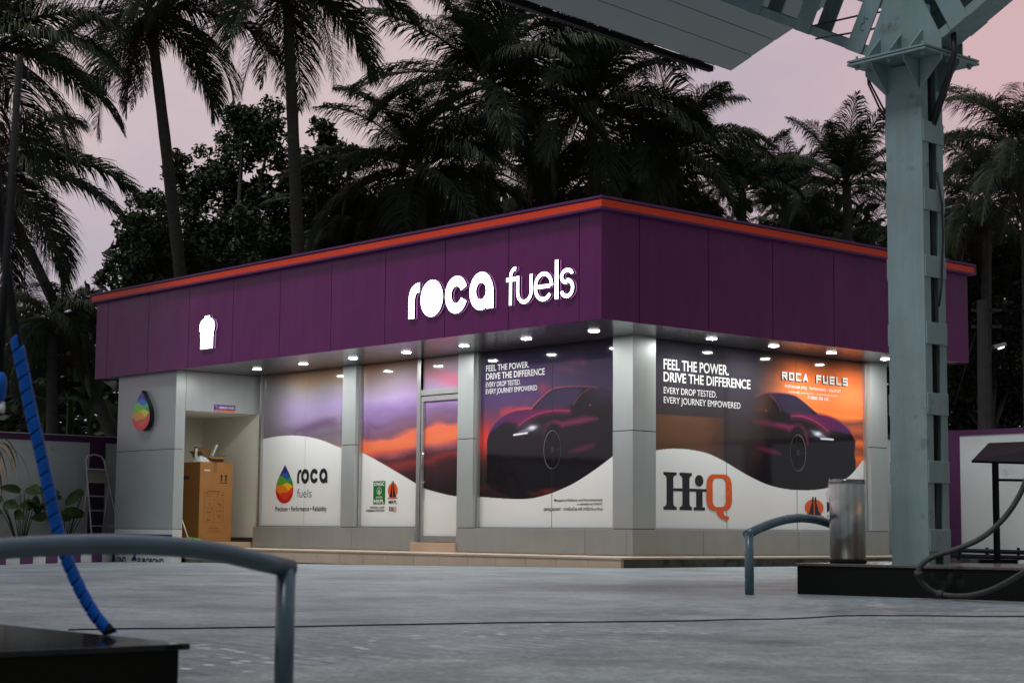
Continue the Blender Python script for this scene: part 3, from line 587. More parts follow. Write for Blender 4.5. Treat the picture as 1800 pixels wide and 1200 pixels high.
def car(c, u, z, S, flip):
    D = DATA; sg = 1 if flip == 'L' else -1
    bodycol = (20, 18, 22)
    w = area(u, z, smooth(D['car'+S]+[D['car'+S][0]], 1), 0.010)
    if S == 'L': w = w*(1-sstep(-2.3, -1.75, u)*sstep(2.1, 2.45, z)*0.8)
    else: w = w*sstep(4.2, 4.9, u+0.25*(2.4-z))
    c = mixc(c, bodycol, w)
    # window glass, bonnet sheen, door and sill reflections
    c = mixc(c, (44, 36, 62), area(u, z, smooth(D['glass'+S]+[D['glass'+S][0]], 1), 0.03)*(0.75 if S == 'L' else 0.6))
    hf = area(u, z, smooth(D['hoodfill'+S]+[D['hoodfill'+S][0]], 2), 0.03)
    c = mixc(c, (70, 26, 62), hf*0.9)
    c = mixc(c, (40, 30, 82), hf*(1-sstep(0, 0.5, abs(u-(D['hoodfill'+S][0 if S == 'L' else 5][0]))))*0.8)
    da, _ = seg_dist(u, z, smooth(D['hood2'+S])); below = sstep(-0.16, 0.02, z-np.interp(u, [p[0] for p in D['hood2'+S]], [p[1] for p in D['hood2'+S]]))
    c = mixc(c, (84, 26, 58), (1-sstep(0.0, 0.10, da))*0.7)
    c = mixc(c, (96, 30, 62), area(u, z, D['door'+S], 0.06)*0.75)
    c = mixc(c, (124, 38, 72), area(u, z, D['door'+S], 0.05)*(1-sstep(0, 0.07, seg_dist(u, z, D['door'+S][1:4])[0]))*0.6)
    c = mixc(c, (104, 30, 58), area(u, z, smooth(D['rock'+S]+[D['rock'+S][0]], 2), 0.05)*0.75)
    c = stroke(c, u, z, D['fender'+S], (85, 26, 56), 0.004, 0.05, 0.2, 0.9)
    c = stroke(c, u, z, D['roof'+S], (150, 62, 58) if S == 'L' else (82, 42, 76), 0.002, 0.016, 0.9, 0.25)
    c = stroke(c, u, z, D['hood'+S], (150, 56, 62), 0.002, 0.022, 0.35 if S == 'L' else 0.9, 1.0 if S == 'L' else 0.7)
    c = stroke(c, u, z, D['hood2'+S], (150, 48, 74), 0.002, 0.018, 0.5, 0.6)
    c = stroke(c, u, z, D['win'+S], (120, 56, 74), 0.002, 0.009, 0.8, 0.4)
    d, _ = seg_dist(u, z, [D['mir'+S][0], (D['mir'+S][0][0]+0.03, D['mir'+S][0][1])]); c = mixc(c, (120, 48, 46), (1-sstep(0.004, 0.016, d))*0.8)
    # wheel
    (cx, cz), (ex, _), (_, bz) = D['wheel'+S]; rx, rz = abs(ex-cx), abs(bz-cz); q = np.hypot((u-cx)/rx, (z-cz)/rz)
    c = mixc(c, (13, 12, 14), 1-sstep(1.10, 1.16, q))
    c = mixc(c, (100, 96, 94), (1-sstep(0.010, 0.035, abs(q-1)))*(0.55+0.45*sstep(-0.5, 0.5, (cx-u)*sg/rx)))
    c = mixc(c, (60, 56, 58), (1-sstep(0.02, 0.07, abs(q-0.12)))*0.8)
    ang = np.arctan2((z-cz)/rz, (u-cx)/rx); c = mixc(c, (42, 38, 40), (1-sstep(0.0, 0.25, abs(np.sin(ang*2.5))))*(1-sstep(0.85, 0.95, q))*sstep(0.15, 0.25, q)*0.6)
    # headlight
    c = mixc(c, (84, 84, 96), area(u, z, D['head'+S], 0.012)*0.9)
    hx, hz = D['headglow'+S][0]; q = np.hypot((u-hx)/0.13, (z-hz)/0.05); c = mixc(c, (225, 225, 235), np.exp(-q*q*2.2)*0.9); q = np.hypot((u-hx)/0.35, (z-hz)/0.12); c = mixc(c, (120, 110, 130), np.exp(-q*q*2)*0.25)
    lo = D['head'+S]; c = stroke(c, u, z, [lo[4], lo[5]] if S == 'L' else [lo[3], lo[4]], (215, 215, 220), 0.005, 0.015, 1, 1, 0)
    return c
def paint_left(u, z):
    n = fbm(u*0.9+3, z*2.6, 5); n2 = fbm(u*1.6+11, z*5.0+4, 5)
    zz = z+(n-0.5)*0.34-0.085*np.clip(u+6.5, -1.2, 2.2)+(n2-0.5)*0.10
    sky = grad(zz, [(1.0, (34, 25, 29)), (1.30, (52, 32, 36)), (1.44, (110, 44, 44)), (1.52, (68, 38, 44)), (1.64, (138, 70, 74)), (1.76, (200, 86, 56)), (1.90, (196, 88, 62)), (1.98, (100, 64, 80)), (2.10, (98, 74, 104)), (2.32, (120, 96, 142)), (2.58, (142, 124, 160)), (2.85, (132, 118, 130)), (3.0, (128, 108, 104)), (3.13, (136, 96, 74))])
    left = grad(zz, [(1.5, (96, 62, 66)), (1.78, (190, 86, 60)), (1.90, (112, 92, 104)), (2.1, (88, 80, 88)), (2.4, (124, 108, 140)), (2.65, (128, 114, 148)), (2.95, (124, 116, 118)), (3.13, (132, 104, 84))])
    t = sstep(-8.0, -7.2, u)[..., None]; c = left*(1-t)+sky*t
    c = mixc(c, (96, 92, 92), (1-sstep(-10.25, -9.2, u))*0.75)
    c = mixc(c, (176, 74, 96), np.exp(-((u+5.0)/0.75)**2-((z-2.80-0.08*np.sin(u*3))/0.14)**2)*0.65)
    c = mixc(c, (84, 62, 88), np.exp(-((z-2.13-0.10*np.sin(u*2.1))/0.10)**2)*sstep(0.42, 0.62, n2)*0.8)
    c = mixc(c, (226, 98, 58), np.exp(-((z-1.80-0.085*(u+6.5)-0.03*np.sin(u*2.6))/0.07)**2)*sstep(-7.6, -6.9, u)*(0.5+0.5*n2))
    # dark right-hand artwork with the car
    dk = grad(z+(n-0.5)*0.2, [(0.9, (40, 22, 24)), (1.1, (30, 27, 28)), (1.6, (36, 30, 34)), (1.85, (58, 34, 46)), (2.1, (62, 42, 66)), (2.5, (58, 44, 76)), (2.8, (50, 38, 66)), (3.0, (34, 28, 46)), (3.13, (26, 22, 36))])
    dk = mixc(dk, (32, 27, 40), sstep(-3.4, -2.0, u)*0.7)
    q = np.hypot((u-DATA['redL'][0][0])/0.55, (z-DATA['redL'][0][1])/0.28); dk = mixc(dk, (186, 46, 42), np.exp(-q*q)*0.95)
    dk = mixc(dk, (120, 46, 62), sstep(0.46, 0.66, n2)*np.exp(-((z-2.12)/0.22)**2)*(1-sstep(-3.7, -3.0, u)))
    for k, w_ in (('streakL1', 0.55), ('streakL2', 0.6)):
        d, tt = seg_dist(u, z, smooth(DATA[k])); dk = mixc(dk, (118, 42, 60), np.exp(-(d/0.10)**2)*w_*1.5*sstep(0.36, 0.66, n2))
    dk = car(dk, u, z, 'L', 'L')
    dk = mixc(dk, (112, 34, 36), np.exp(-((z-1.0-0.05*np.sin(u*4))/0.07)**2)*sstep(0.40, 0.68, n2)*(1-sstep(-3.0, -2.4, u))*0.8)
    t = sstep(-4.62, -4.55, u)[..., None]; c = c*(1-t)+dk*t
    wv = smooth(DATA['waveL'], 2); zw = np.interp(u, [p[0] for p in wv], [p[1] for p in wv])
    c = mixc(c, WHITE, 1-sstep(-0.004, 0.004, z-zw)); return c
def paint_right(u, z):
    n = fbm(u*0.8+9, z*3.2, 5); n2 = fbm(u*0.9+5, z*9+2, 5)
    c = grad(z, [(1.1, (34, 30, 31)), (1.7, (42, 36, 38)), (2.3, (46, 42, 48)), (2.8, (44, 42, 50)), (3.13, (32, 30, 36))])
    org = grad(z+(n2-0.5)*0.18, [(1.3, (60, 34, 30)), (1.5, (150, 70, 34)), (1.62, (215, 96, 38)), (1.72, (120, 56, 36)), (1.86, (200, 92, 44)), (1.95, (104, 50, 40)), (2.06, (150, 74, 46)), (2.14, (100, 52, 44)), (2.24, (210, 104, 50)), (2.32, (196, 92, 44)), (2.5, (186, 96, 54)), (2.7, (176, 86, 44)), (2.86, (148, 66, 32)), (3.0, (120, 58, 30)), (3.13, (70, 36, 26))])
    org = mixc(org, (190, 104, 60), np.exp(-((u-6.2)/0.8)**2-((z-2.6)/0.25)**2)*0.6)
    w = sstep(4.25, 5.35, u+(n-0.5)*0.35-0.15*(z-2.5)); c = c*(1-w[..., None])+org*w[..., None]
    b = area(u, z, [(2.25, 2.085), (3.66, 2.095), (3.66, 1.2), (2.25, 1.2)], 0.012); c = mixc(c, (82, 56, 42), b*(0.75+0.25*n)); c = mixc(c, (58, 40, 34), b*sstep(3.2, 3.6, u+(n2-0.5)*0.5)*0.8)  # brown patch painted in for the lit room showing through the film
    c = mixc(c, (36, 34, 42), (1-sstep(0.0, 0.10, abs(u-3.72)))*0.6)
    c = car(c, u, z, 'R', 'R')
    wv = smooth(DATA['waveR'], 2); zw = np.interp(u, [p[0] for p in wv], [p[1] for p in wv])
    c = mixc(c, WHITE, 1-sstep(-0.004, 0.004, z-zw)); return c
def colour_mesh(name, P, fs, colf, mats, parent):
    me = bpy.data.meshes.new(name); P = np.asarray(P, np.float32)
    me.vertices.add(len(P)); me.vertices.foreach_set('co', P.ravel())
    fs = np.asarray(fs, np.int32); me.loops.add(fs.size); me.loops.foreach_set('vertex_index', fs.ravel())
    me.polygons.add(len(fs)); me.polygons.foreach_set('loop_start', np.arange(0, fs.size, 4, dtype=np.int32)); me.polygons.foreach_set('loop_total', np.full(len(fs), 4, np.int32))
    me.update(calc_edges=True)
    at_ = me.color_attributes.new('print', 'FLOAT_COLOR', 'POINT'); at_.data.foreach_set('color', colf.astype(np.float32).ravel())
    me.materials.append(mats); o = bpy.data.objects.new(name, me); COL.objects.link(o)
    if parent: o.parent = parent; o.matrix_parent_inverse = parent_inv(parent)
    return o
def srgb_albedo(c, gain=1.6):
    c = np.clip(c, 0, 255)/255; l = np.where(c <= 0.04045, c/12.92, ((c+0.055)/1.055)**2.4)*gain
    return np.concatenate([np.clip(l, 0.004, 0.80), np.ones(l.shape[:-1]+(1,))], -1)
def film(name, axis, plane, u0, u1, z0, z1, fn, parent, step=0.0085):
    nu = int((u1-u0)/step)+1; nz_ = int((z1-z0)/step)+1
    u, z = np.meshgrid(np.linspace(u0, u1, nu), np.linspace(z0, z1, nz_), indexing='ij'); col = srgb_albedo(fn(u, z))
    P = np.stack([u, np.full_like(u, plane), z], -1) if axis == 'y' else np.stack([np.full_like(u, plane), u, z], -1)
    i, j = np.meshgrid(np.arange(nu-1), np.arange(nz_-1), indexing='ij'); a = i*nz_+j
    f = np.stack([a, a+nz_, a+nz_+1, a+1], -1).reshape(-1, 4)
    return colour_mesh(name, P.reshape(-1, 3), f, col.reshape(-1, 4), M['print'], parent)
def windows():
    D = DATA; ft = 3.128
    def frame_y(x0, x1, z0, name='window'):
        f = MB(); w = 0.07
        f.box((x0, YG-0.05, z0+0.001), (x0+w, YG+0.03, ft)); f.box((x1-w, YG-0.05, z0+0.001), (x1, YG+0.03, ft)); f.box((x0+w, YG+0.004, ft-0.03), (x1-w, YG+0.03, ft)); f.box((x0+w, YG-0.02, z0+0.001), (x1-w, YG+0.03, z0+0.02))
        return f
    # first window: round logo and motto
    f = frame_y(-10.34, -7.70, ZP); w1 = f.build('window', M['alu'], shop); w1['label'] = 'window with the drop logo and motto on white'
    p = film('pane', 'y', YG, -10.27, -7.77, ZP+0.02, 3.130, paint_left, w1)
    j = MB(); j.box((-8.990, YG-0.002, ZP+0.02), (-8.986, YG+0.01, 3.10)); j.build('glass_joint', M['alu'], w1)
    l = MB(); PL = YG-0.003
    zb, zt, xa, xb = D['lg_roca'][0][1]-0.005, D['lg_roca'][1][1], D['lg_roca'][0][0], D['lg_roca'][2][0]
    logo_word(l, xa, xb, zb, zt, lambda a, b: (a, PL, b), 0)
    l.build('lettering', M['letter_dark'], w1); l = MB(); put_text(l, 'fuels', [D['lg_fuels'][0], (0, D['lg_fuels'][1][1]-0.005), D['lg_fuels'][2]], PL, 'y', -0.012); l.build('lettering', M['letter_dark'], w1); l = MB()
    put_text(l, 'Precision \u2022 Performance \u2022 Reliability', D['lg_tag'], PL, 'y', 0.012)
    l.build('lettering', M['letter_dark'], w1)
    dt, db, dl, dr = D['lg_drop']; drop_mesh('drop_logo', (dl[0]+dr[0])/2, db[1], dt[1]-db[1], dr[0]-dl[0], YG-0.003, w1, 0.9)
    # second window beside the door
    f = frame_y(-7.45, -5.80, ZP); w2 = f.build('window', M['alu'], shop); w2['label'] = 'window with two small refinery emblems under a sunset sky'
    film('pane', 'y', YG, -7.38, -5.87, ZP+0.02, 3.130, paint_left, w2)
    l = MB(); (a, b), (c, d) = D['ongc']
    l.box((a, PL, d), (c, PL+0.002, b)); l.build('emblem_panel', M['letter_green'], w2)
    l = MB(); PW = PL-0.002; h = b-d; wd = c-a
    put_text(l, 'ONGC', [(a+0.02, b-0.20*h), (0, b-0.06*h), (c-0.02, 0)], PW, 'y', 0.03); put_text(l, 'MRPL', [(a+0.02, d+0.05*h), (0, d+0.20*h), (c-0.02, 0)], PW, 'y', 0.03)
    mx = (a+c)/2; O = (0, PW, 0); U, Wv, Nn = (1,0,0), (0,0,1), (0,-1,0)
    for s0 in (0, 180): l.prism(ring(mx, d+0.57*h, 0.062, 0.055, s0, s0+180, 20), O, U, Wv, Nn, 0.001)
    l.prism([(mx-0.012, d+0.45*h), (mx+0.012, d+0.45*h), (mx+0.003, d+0.70*h), (mx-0.003, d+0.70*h)], O, U, Wv, Nn, 0.001); l.prism(disc(mx, d+0.56*h, 0.03, 0.013, 16), O, U, Wv, Nn, 0.001); l.prism(disc(mx, d+0.49*h, 0.04, 0.013, 16), O, U, Wv, Nn, 0.001)
    put_text(l, '\u0913\u090f\u0928\u091c\u0940\u0938\u0940', [(a+0.07, d+0.255*h), (0, d+0.33*h), (c-0.07, 0)], PW, 'y', 0.01)
    l.build('emblem_mark', M['letter_white'], w2)
    flame_logo('refinery_emblem', w2, 'y', PL, D['mrplL'][0], abs(D['mrplL'][1][0]-D['mrplL'][0][0]), D['mrplL'][2][1], D['mrplL'][3][1])
    l = MB(); put_text(l, 'MRPL', D['oT1'], PL, 'y', 0.01); l.build('lettering', M['letter_dark'], w2); l = MB(); put_text(l, 'WORLD CLASS', D['oT3'], PL, 'y', 0.02); l.build('lettering', M['letter_dark'], w2); l = MB(); put_text(l, 'FUELING STATION', D['oT4'], PL, 'y', 0.02)
    (hx, hz), (_, ht), (hx1, _) = D['oT2']; l.build('lettering', M['letter_dark'], w2)
    l = MB(); hiq(l, lambda a_, b_: (hx+(a_-2.407)*(hx1-hx)/(3.838-2.407), PL, hz+(b_-0.765)*(ht-hz)/(1.285-0.765)), (0,-1,0)); l.build('grade_mark', [M['letter_dark'], M['letter_orange']], w2)
    # door with transom light
    dr_ = MB(); z0 = 0.272
    dr_.box((-5.889, YG-0.055, z0), (-5.80, YG+0.03, ft)); dr_.box((-5.80, YG-0.05, 2.548), (-4.70, YG+0.03, 2.637)); dr_.box((-4.70, YG-0.05, z0), (-4.62, YG+0.03, ft))
    dr_.box((-5.80, YG-0.045, 2.455), (-4.70, YG+0.02, 2.53)); dr_.box((-5.797, YG-0.045, z0+0.004), (-5.745, YG+0.02, 2.454)); dr_.box((-5.745, YG-0.045, z0+0.004), (-4.70, YG+0.02, 0.365)); dr_.box((-5.80, YG-0.01, 2.531), (-4.70, YG+0.02, 2.547), 1)
    dr_.box((-5.80, YG+0.004, ft-0.025), (-4.70, YG+0.03, ft))
    door = dr_.build('door', [M['alu'], M['joint']], shop)
    film('pane', 'y', YG-0.012, -5.745, -4.70, 0.366, 2.454, paint_left, door); film('transom_pane', 'y', YG-0.005, -5.80, -4.70, 2.638, 3.130, paint_left, door)
    h = MB(); hx = -5.655; h.tube([(hx, YG-0.045, 1.62), (hx, YG-0.10, 1.645), (hx, YG-0.115, 1.61), (hx, YG-0.115, 1.22), (hx, YG-0.10, 1.185), (hx, YG-0.045, 1.21)], 0.012, 10)
    h.box((-5.79, YG-0.06, 1.40), (-5.755, YG-0.044, 1.47)); h.build('handle', M['steel'], door)
    # third window: dark car artwork
    f = frame_y(-4.485, -1.45, ZP); w3 = f.build('window', M['alu'], shop); w3['label'] = 'window with the dark sports car artwork and slogan, left of the corner column'
    film('pane', 'y', YG, -4.415, -1.46, ZP+0.02, 3.130, paint_left, w3, 0.0075)
    j = MB(); j.box((-2.83, YG-0.002, ZP+0.02), (-2.822, YG+0.01, 3.10)); j.build('glass_joint', M['joint'], w3)
    l = MB()
    for k, s, b in (('tL1', 'FEEL THE POWER.', 0.012), ('tL2', 'DRIVE THE DIFFERENCE', 0.012), ('tL3', 'EVERY DROP TESTED.', 0.0), ('tL4', 'EVERY JOURNEY EMPOWERED', 0.0)): l = MB(); put_text(l, s, D[k], PL, 'y', b); l.build('lettering', M['letter_white'], w3)
    l = MB(); put_text(l, 'Mangalore Refinery and Petrochemicals', D['mL1'], PL, 'y', 0.012); l.build('small_print', M['letter_dark'], w3); l = MB(); put_text(l, 'a subsidiarval ONGC', D['mL2'], PL, 'y', 0.012); l.build('small_print', M['letter_dark'], w3); l = MB()
    put_text(l, '(\u0d12\u0d30\u0d41 \u0d2d\u0d3e\u0d30\u0d24 \u0d38\u0d7c\u0d15\u0d4d\u0d15\u0d3e\u0d7c \u0d38\u0d4d\u0d25\u0d3e\u0d2a\u0d28\u0d02)', D['mL3'], PL, 'y', 0.012)
    l.build('small_print', M['letter_dark'], w3)
    # right-hand face
    f = MB(); w = 0.06
    f.box((XG-0.03, 6.945, ZP+0.001), (XG+0.05, 7.02, ft)); f.box((XG-0.03, 2.10, ft-0.03), (XG-0.004, 6.945, ft)); f.box((XG-0.03, 2.10, ZP+0.001), (XG+0.02, 6.945, ZP+0.02))
    w4 = f.build('window', M['alu'], shop); w4['label'] = 'wide window with slogan, orange sunset and car, right of the corner column'
    film('pane', 'x', XG, 2.13, 6.945, ZP+0.02, 3.130, paint_right, w4, 0.0085)
    for y in (3.731, 5.313): j = MB(); j.box((XG-0.01, y-0.004, ZP+0.02), (XG+0.002, y+0.004, 3.10)); j.build('glass_joint', M['joint'], w4)
    PR = XG+0.003; l = MB()
    for k, s, b in (('tR1', 'FEEL THE POWER.', 0.016), ('tR2', 'DRIVE THE DIFFERENCE', 0.016), ('tR3', 'EVERY DROP TESTED.', 0.0), ('tR4', 'EVERY JOURNEY EMPOWERED', 0.0), ('bR2', 'PUTHOOR (PO)   PAVANGAD - CALICUT', 0.01), ('bR3', 'contact@rocafuels.com   www.rocafuels.com', 0.0), ('bR4', '\u2706 8025 106 110', 0.02)): l = MB(); put_text(l, s, D[k], PR, 'x', b); l.build('lettering', M['letter_white'], w4)
    for d_, nm, mt in ((0.012, 'station_name', 'letter_silver'), (0.0, 'name_shadow', 'joint')):
        l = MB(); a = [list(q) for q in D['bR1']]
        if not d_: a = [[q[0]-0.012, q[1]-0.012] for q in a]
        a0, a1 = a[0][0], a[2][0]; ad = (a1-a0)/(10-0.22)
        for wd, i0 in (('ROCA', 0), ('FUELS', 5)):
            l = MB(); techno(l, wd, a0+ad*i0, a0+ad*i0+ad*(len(wd)-0.22), a[0][1], a[1][1], PR+d_, 0.008); l.build(nm, M[mt], w4)
    l = MB(); hiq(l, lambda a_, b_: (PR, a_, b_), (1,0,0)); l.build('grade_mark', [M['letter_dark'], M['letter_orange']], w4)
    flame_logo('refinery_emblem', w4, 'x', PR, D['mrplR'][0], abs(D['mrplR'][1][0]-D['mrplR'][0][0]), D['mrplR'][2][1], 0.70)
    l = MB(); put_text(l, 'MRPL', [(6.02, 0.79), (6.02, 0.93), (6.62, 0.79)], PR, 'x', 0.03); l.build('small_print', M['letter_dark'], w4); l = MB(); put_text(l, 'A subsidiary of ONGC', [(6.02, 0.70), (6.02, 0.745), (6.62, 0.70)], PR, 'x', 0.01); l.build('small_print', M['letter_dark'], w4)
def logo_word(mb, xa, xb, zb, zt, P, mi, nrm=(0,-1,0)):
    # rounded lower-case word mark: r, ring o, c, a ; x extents measured along the word
    H = zt-zb; S = (xb-xa)/4.02; t = 0.30
    cnt = [0]
    def pr(out):
        cnt[0] += 1; k = Vector(nrm)*(0.0004*cnt[0])
        o = [Vector(P(xa+x*S, zb+z*H))+k for x, z in out]; n = len(o)
        A = sum(out[i][0]*out[(i+1)%n][1]-out[(i+1)%n][0]*out[i][1] for i in range(n))
        mb.add(o if A > 0 else o[::-1], [tuple(range(n))], mi)
    def hr(cx, a0, a1, ro=0.525, ri=0.225, n=30): pr(ring(cx, 0.5, ro, ri, a0, a1, n))
    pr([(0, 0), (0.27, 0), (0.27, 0.55), (0.30, 0.66), (0.38, 0.735), (0.56, 0.75), (0.56, 1.0), (0.36, 0.99), (0.16, 0.90), (0.04, 0.74), (0, 0.55)])
    hr(1.07, 0, 180); hr(1.07, 180, 360); hr(2.27, 26, 334)
    hr(3.47, 0, 180); hr(3.47, 180, 360); pr([(3.74, 0), (4.0, 0), (4.0, 0.5), (3.74, 0.5)])
def hiq(mb, P, nrm):
    cnt = [0]
    def pr(out, mi):
        cnt[0] += 1; k = Vector(nrm)*(0.0001*cnt[0])
        o = [Vector(P(*q))+k for q in out]; n = len(o); A = sum(out[i][0]*out[(i+1)%n][1]-out[(i+1)%n][0]*out[i][1] for i in range(n))
        mb.add(o if A > 0 else o[::-1], [tuple(range(n))], mi)
    def bx(a0, b0, a1, b1): pr([(a0, b0), (a1, b0), (a1, b1), (a0, b1)], 0)
    for x0, x1, sa, sb in ((2.407, 2.675, 2.472, 2.608), (2.735, 2.99, 2.795, 2.94)):
        bx(x0, 1.245, x1, 1.288); bx(x0, 0.765, x1, 0.81); pr([(sa-0.03, 1.245), (sa, 1.21), (sa, 0.845), (sa-0.03, 0.81), (sb+0.03, 0.81), (sb, 0.845), (sb, 1.21), (sb+0.03, 1.245)], 0)
    bx(2.609, 1.028, 2.794, 1.066); bx(2.941, 1.030, 3.298, 1.068); pr([(3.078, 1.029), (3.212, 1.029), (3.212, 0.81), (3.078, 0.81)], 0); bx(3.028, 0.765, 3.262, 0.809)
    pr(disc(3.141, 1.183, 0.088, 0.082), 0)
    x0, x1, z0, z1 = 3.293, 3.838, 0.765, 1.285; a0, a1, b0, b1 = 3.424, 3.705, 0.818, 1.232
    def rr(x0, x1, z0, z1, r, n=7):
        o = []
        for cx, cz, s in ((x1-r, z1-r, 0), (x0+r, z1-r, 90), (x0+r, z0+r, 180), (x1-r, z0+r, 270)): o += [(cx+r*math.cos(R(s+90*i/n)), cz+r*math.sin(R(s+90*i/n))) for i in range(n+1)]
        return o
    O, I = rr(x0, x1, z0, z1, 0.15), rr(a0, a1, b0, b1, 0.085); n = len(O)
    for i in range(n): pr([O[i], O[(i+1)%n], I[(i+1)%n], I[i]], 1)
    pr([(3.50, 0.7645), (3.53, 0.70), (3.60, 0.655), (3.70, 0.638), (3.77, 0.638), (3.77, 0.685), (3.70, 0.692), (3.66, 0.715), (3.645, 0.7645)], 1)
def flame_logo(name, parent, axis, plane, c, rx, zt, zb):
    (cx, cz) = c; 
    def P(a, b, k): return (a, plane-k, b) if axis == 'y' else (plane+k, a, b)
    mb = MB(); h = (zt-zb)
    def pr(out, mi, k):
        n = len(out); A = sum(out[i][0]*out[(i+1)%n][1]-out[(i+1)%n][0]*out[i][1] for i in range(n)); o = [Vector(P(*q, k)) for q in out]; mb.add(o if A > 0 else o[::-1], [tuple(range(n))], mi)
    pr(disc(cx, zb+h*0.46, rx, h*0.43, 40), 0, 0)
    for s in (-1, 1): pr([(cx+s*0.06*rx, zt), (cx+s*0.20*rx, zt), (cx+s*0.24*rx, zb+h*0.72), (cx+s*0.55*rx, zb+h*0.22), (cx+s*0.78*rx, zb+h*0.09), (cx+s*0.06*rx, zb+h*0.09)], 1, 0.0015)
    pr([(cx-rx, zb), (cx+rx, zb), (cx+rx, zb+h*0.055), (cx-rx, zb+h*0.055)], 0, 0.001)
    return mb.build(name, [M['letter_orange'], M['letter_dark']], parent)
def techno(mb, s, u0, u1, z0, z1, plane, depth):
    # squared display capitals drawn as strokes on a 1 x 1 cell
    G = {'R': [[(0,1),(1,1),(1,.52),(.15,.52)], [(0,0),(0,.72)], [(.5,.52),(1,0)]], 'O': [[(0,0),(0,1),(1,1),(1,0),(0,0)]], 'C': [[(1,1),(0,1),(0,0),(1,0)]], 'A': [[(0,0),(.55,1),(1,0)], [(.45,.28),(.9,.28)]],
         'F': [[(0,0),(0,1),(1,1)], [(.2,.5),(.9,.5)]], 'U': [[(0,1),(0,0),(1,0),(1,1)]], 'E': [[(1,1),(0,1)], [(0,.5),(.95,.5)], [(1,0),(0,0),(0,.75)]], 'L': [[(0,1),(0,0),(1,0)]], 'S': [[(1,1),(0,1),(0,.52),(1,.52),(1,0),(0,0)]]}
    cnt = 0; n = len(s); adv = (u1-u0)/(n-0.22); w = adv*0.74; t = (z1-z0)*0.235
    for i, ch in enumerate(s):
        for pl in G.get(ch, []):
            q = [(u0+i*adv+t/2+a*(w-t), z0+t/2+b*(z1-z0-t)) for a, b in pl]
            for a, b in zip(q[:-1], q[1:]):
                d = Vector((b[0]-a[0], b[1]-a[1])); d.normalize(); e = Vector((-d.y, d.x))*(t/2); ex = d*(t/2)
                o = [(a[0]-ex.x+e.x, a[1]-ex.y+e.y), (a[0]-ex.x-e.x, a[1]-ex.y-e.y), (b[0]+ex.x-e.x, b[1]+ex.y-e.y), (b[0]+ex.x+e.x, b[1]+ex.y+e.y)]
                cnt += 1; mb.add([(plane+cnt*0.00015, *p) for p in o], [(0, 1, 2, 3)])
def drop_half(t):     # half-width of the drop, t from tip (0) to base (1)
    return 0.5*np.where(t < 0.66, np.sin(np.clip(t/0.66, 0, 1)*np.pi/2)**1.12, np.sqrt(np.clip(1-((t-0.66)/0.34)**2, 0, 1)))
def drop_mesh(name, cx, zb, H, Wd, plane, parent, gain=1.0):
    nt, ns = 110, 60; tt = np.linspace(0, 1, nt); ss = np.linspace(-1, 1, ns)
    t, s = np.meshgrid(tt, ss, indexing='ij'); hw = np.maximum(drop_half(t)*Wd, 0.0004)
    x = cx+s*hw; z = zb+H*(1-t); xr = s*hw/(Wd/2)
    c = np.zeros(t.shape+(3,)); c[:] = (40, 34, 120)
    def band(col, edge): c[:] = np.where((t > edge)[..., None], np.array(col, float), c)
    band((14, 92, 165), 0.20-0.10*xr+0.20*np.clip(xr, 0, 1)*1.3); band((30, 150, 105), 0.36-0.10*xr+0.05*np.sin(xr*4)); band((96, 158, 40), 0.375+0.10*xr+0.04*np.sin(xr*5))
    band((40, 120, 50), 0.50-0.03*xr+0.05*np.cos(xr*4)+9*(xr < 0.1)); band((246, 190, 36), 0.52-0.05*np.sin(xr*3.2+0.6)+0.02*xr); band((240, 128, 44), 0.53+0.16*np.clip(xr+0.35, 0, 2)-0.02*np.cos(xr*5)); band((222, 62, 44), 0.72-0.13*xr+0.03*np.sin(xr*5)); band((196, 34, 40), 0.80+0.10*np.cos(xr*3)+0.04*xr)
    i, j = np.meshgrid(np.arange(nt-1), np.arange(ns-1), indexing='ij'); a = i*ns+j
    f = np.stack([a, a+ns, a+ns+1, a+1], -1).reshape(-1, 4)
    P = np.stack([x, np.full_like(x, plane), z], -1)
    return colour_mesh(name, P.reshape(-1, 3), f, srgb_albedo(c, gain).reshape(-1, 4), M['print'], parent)
windows()

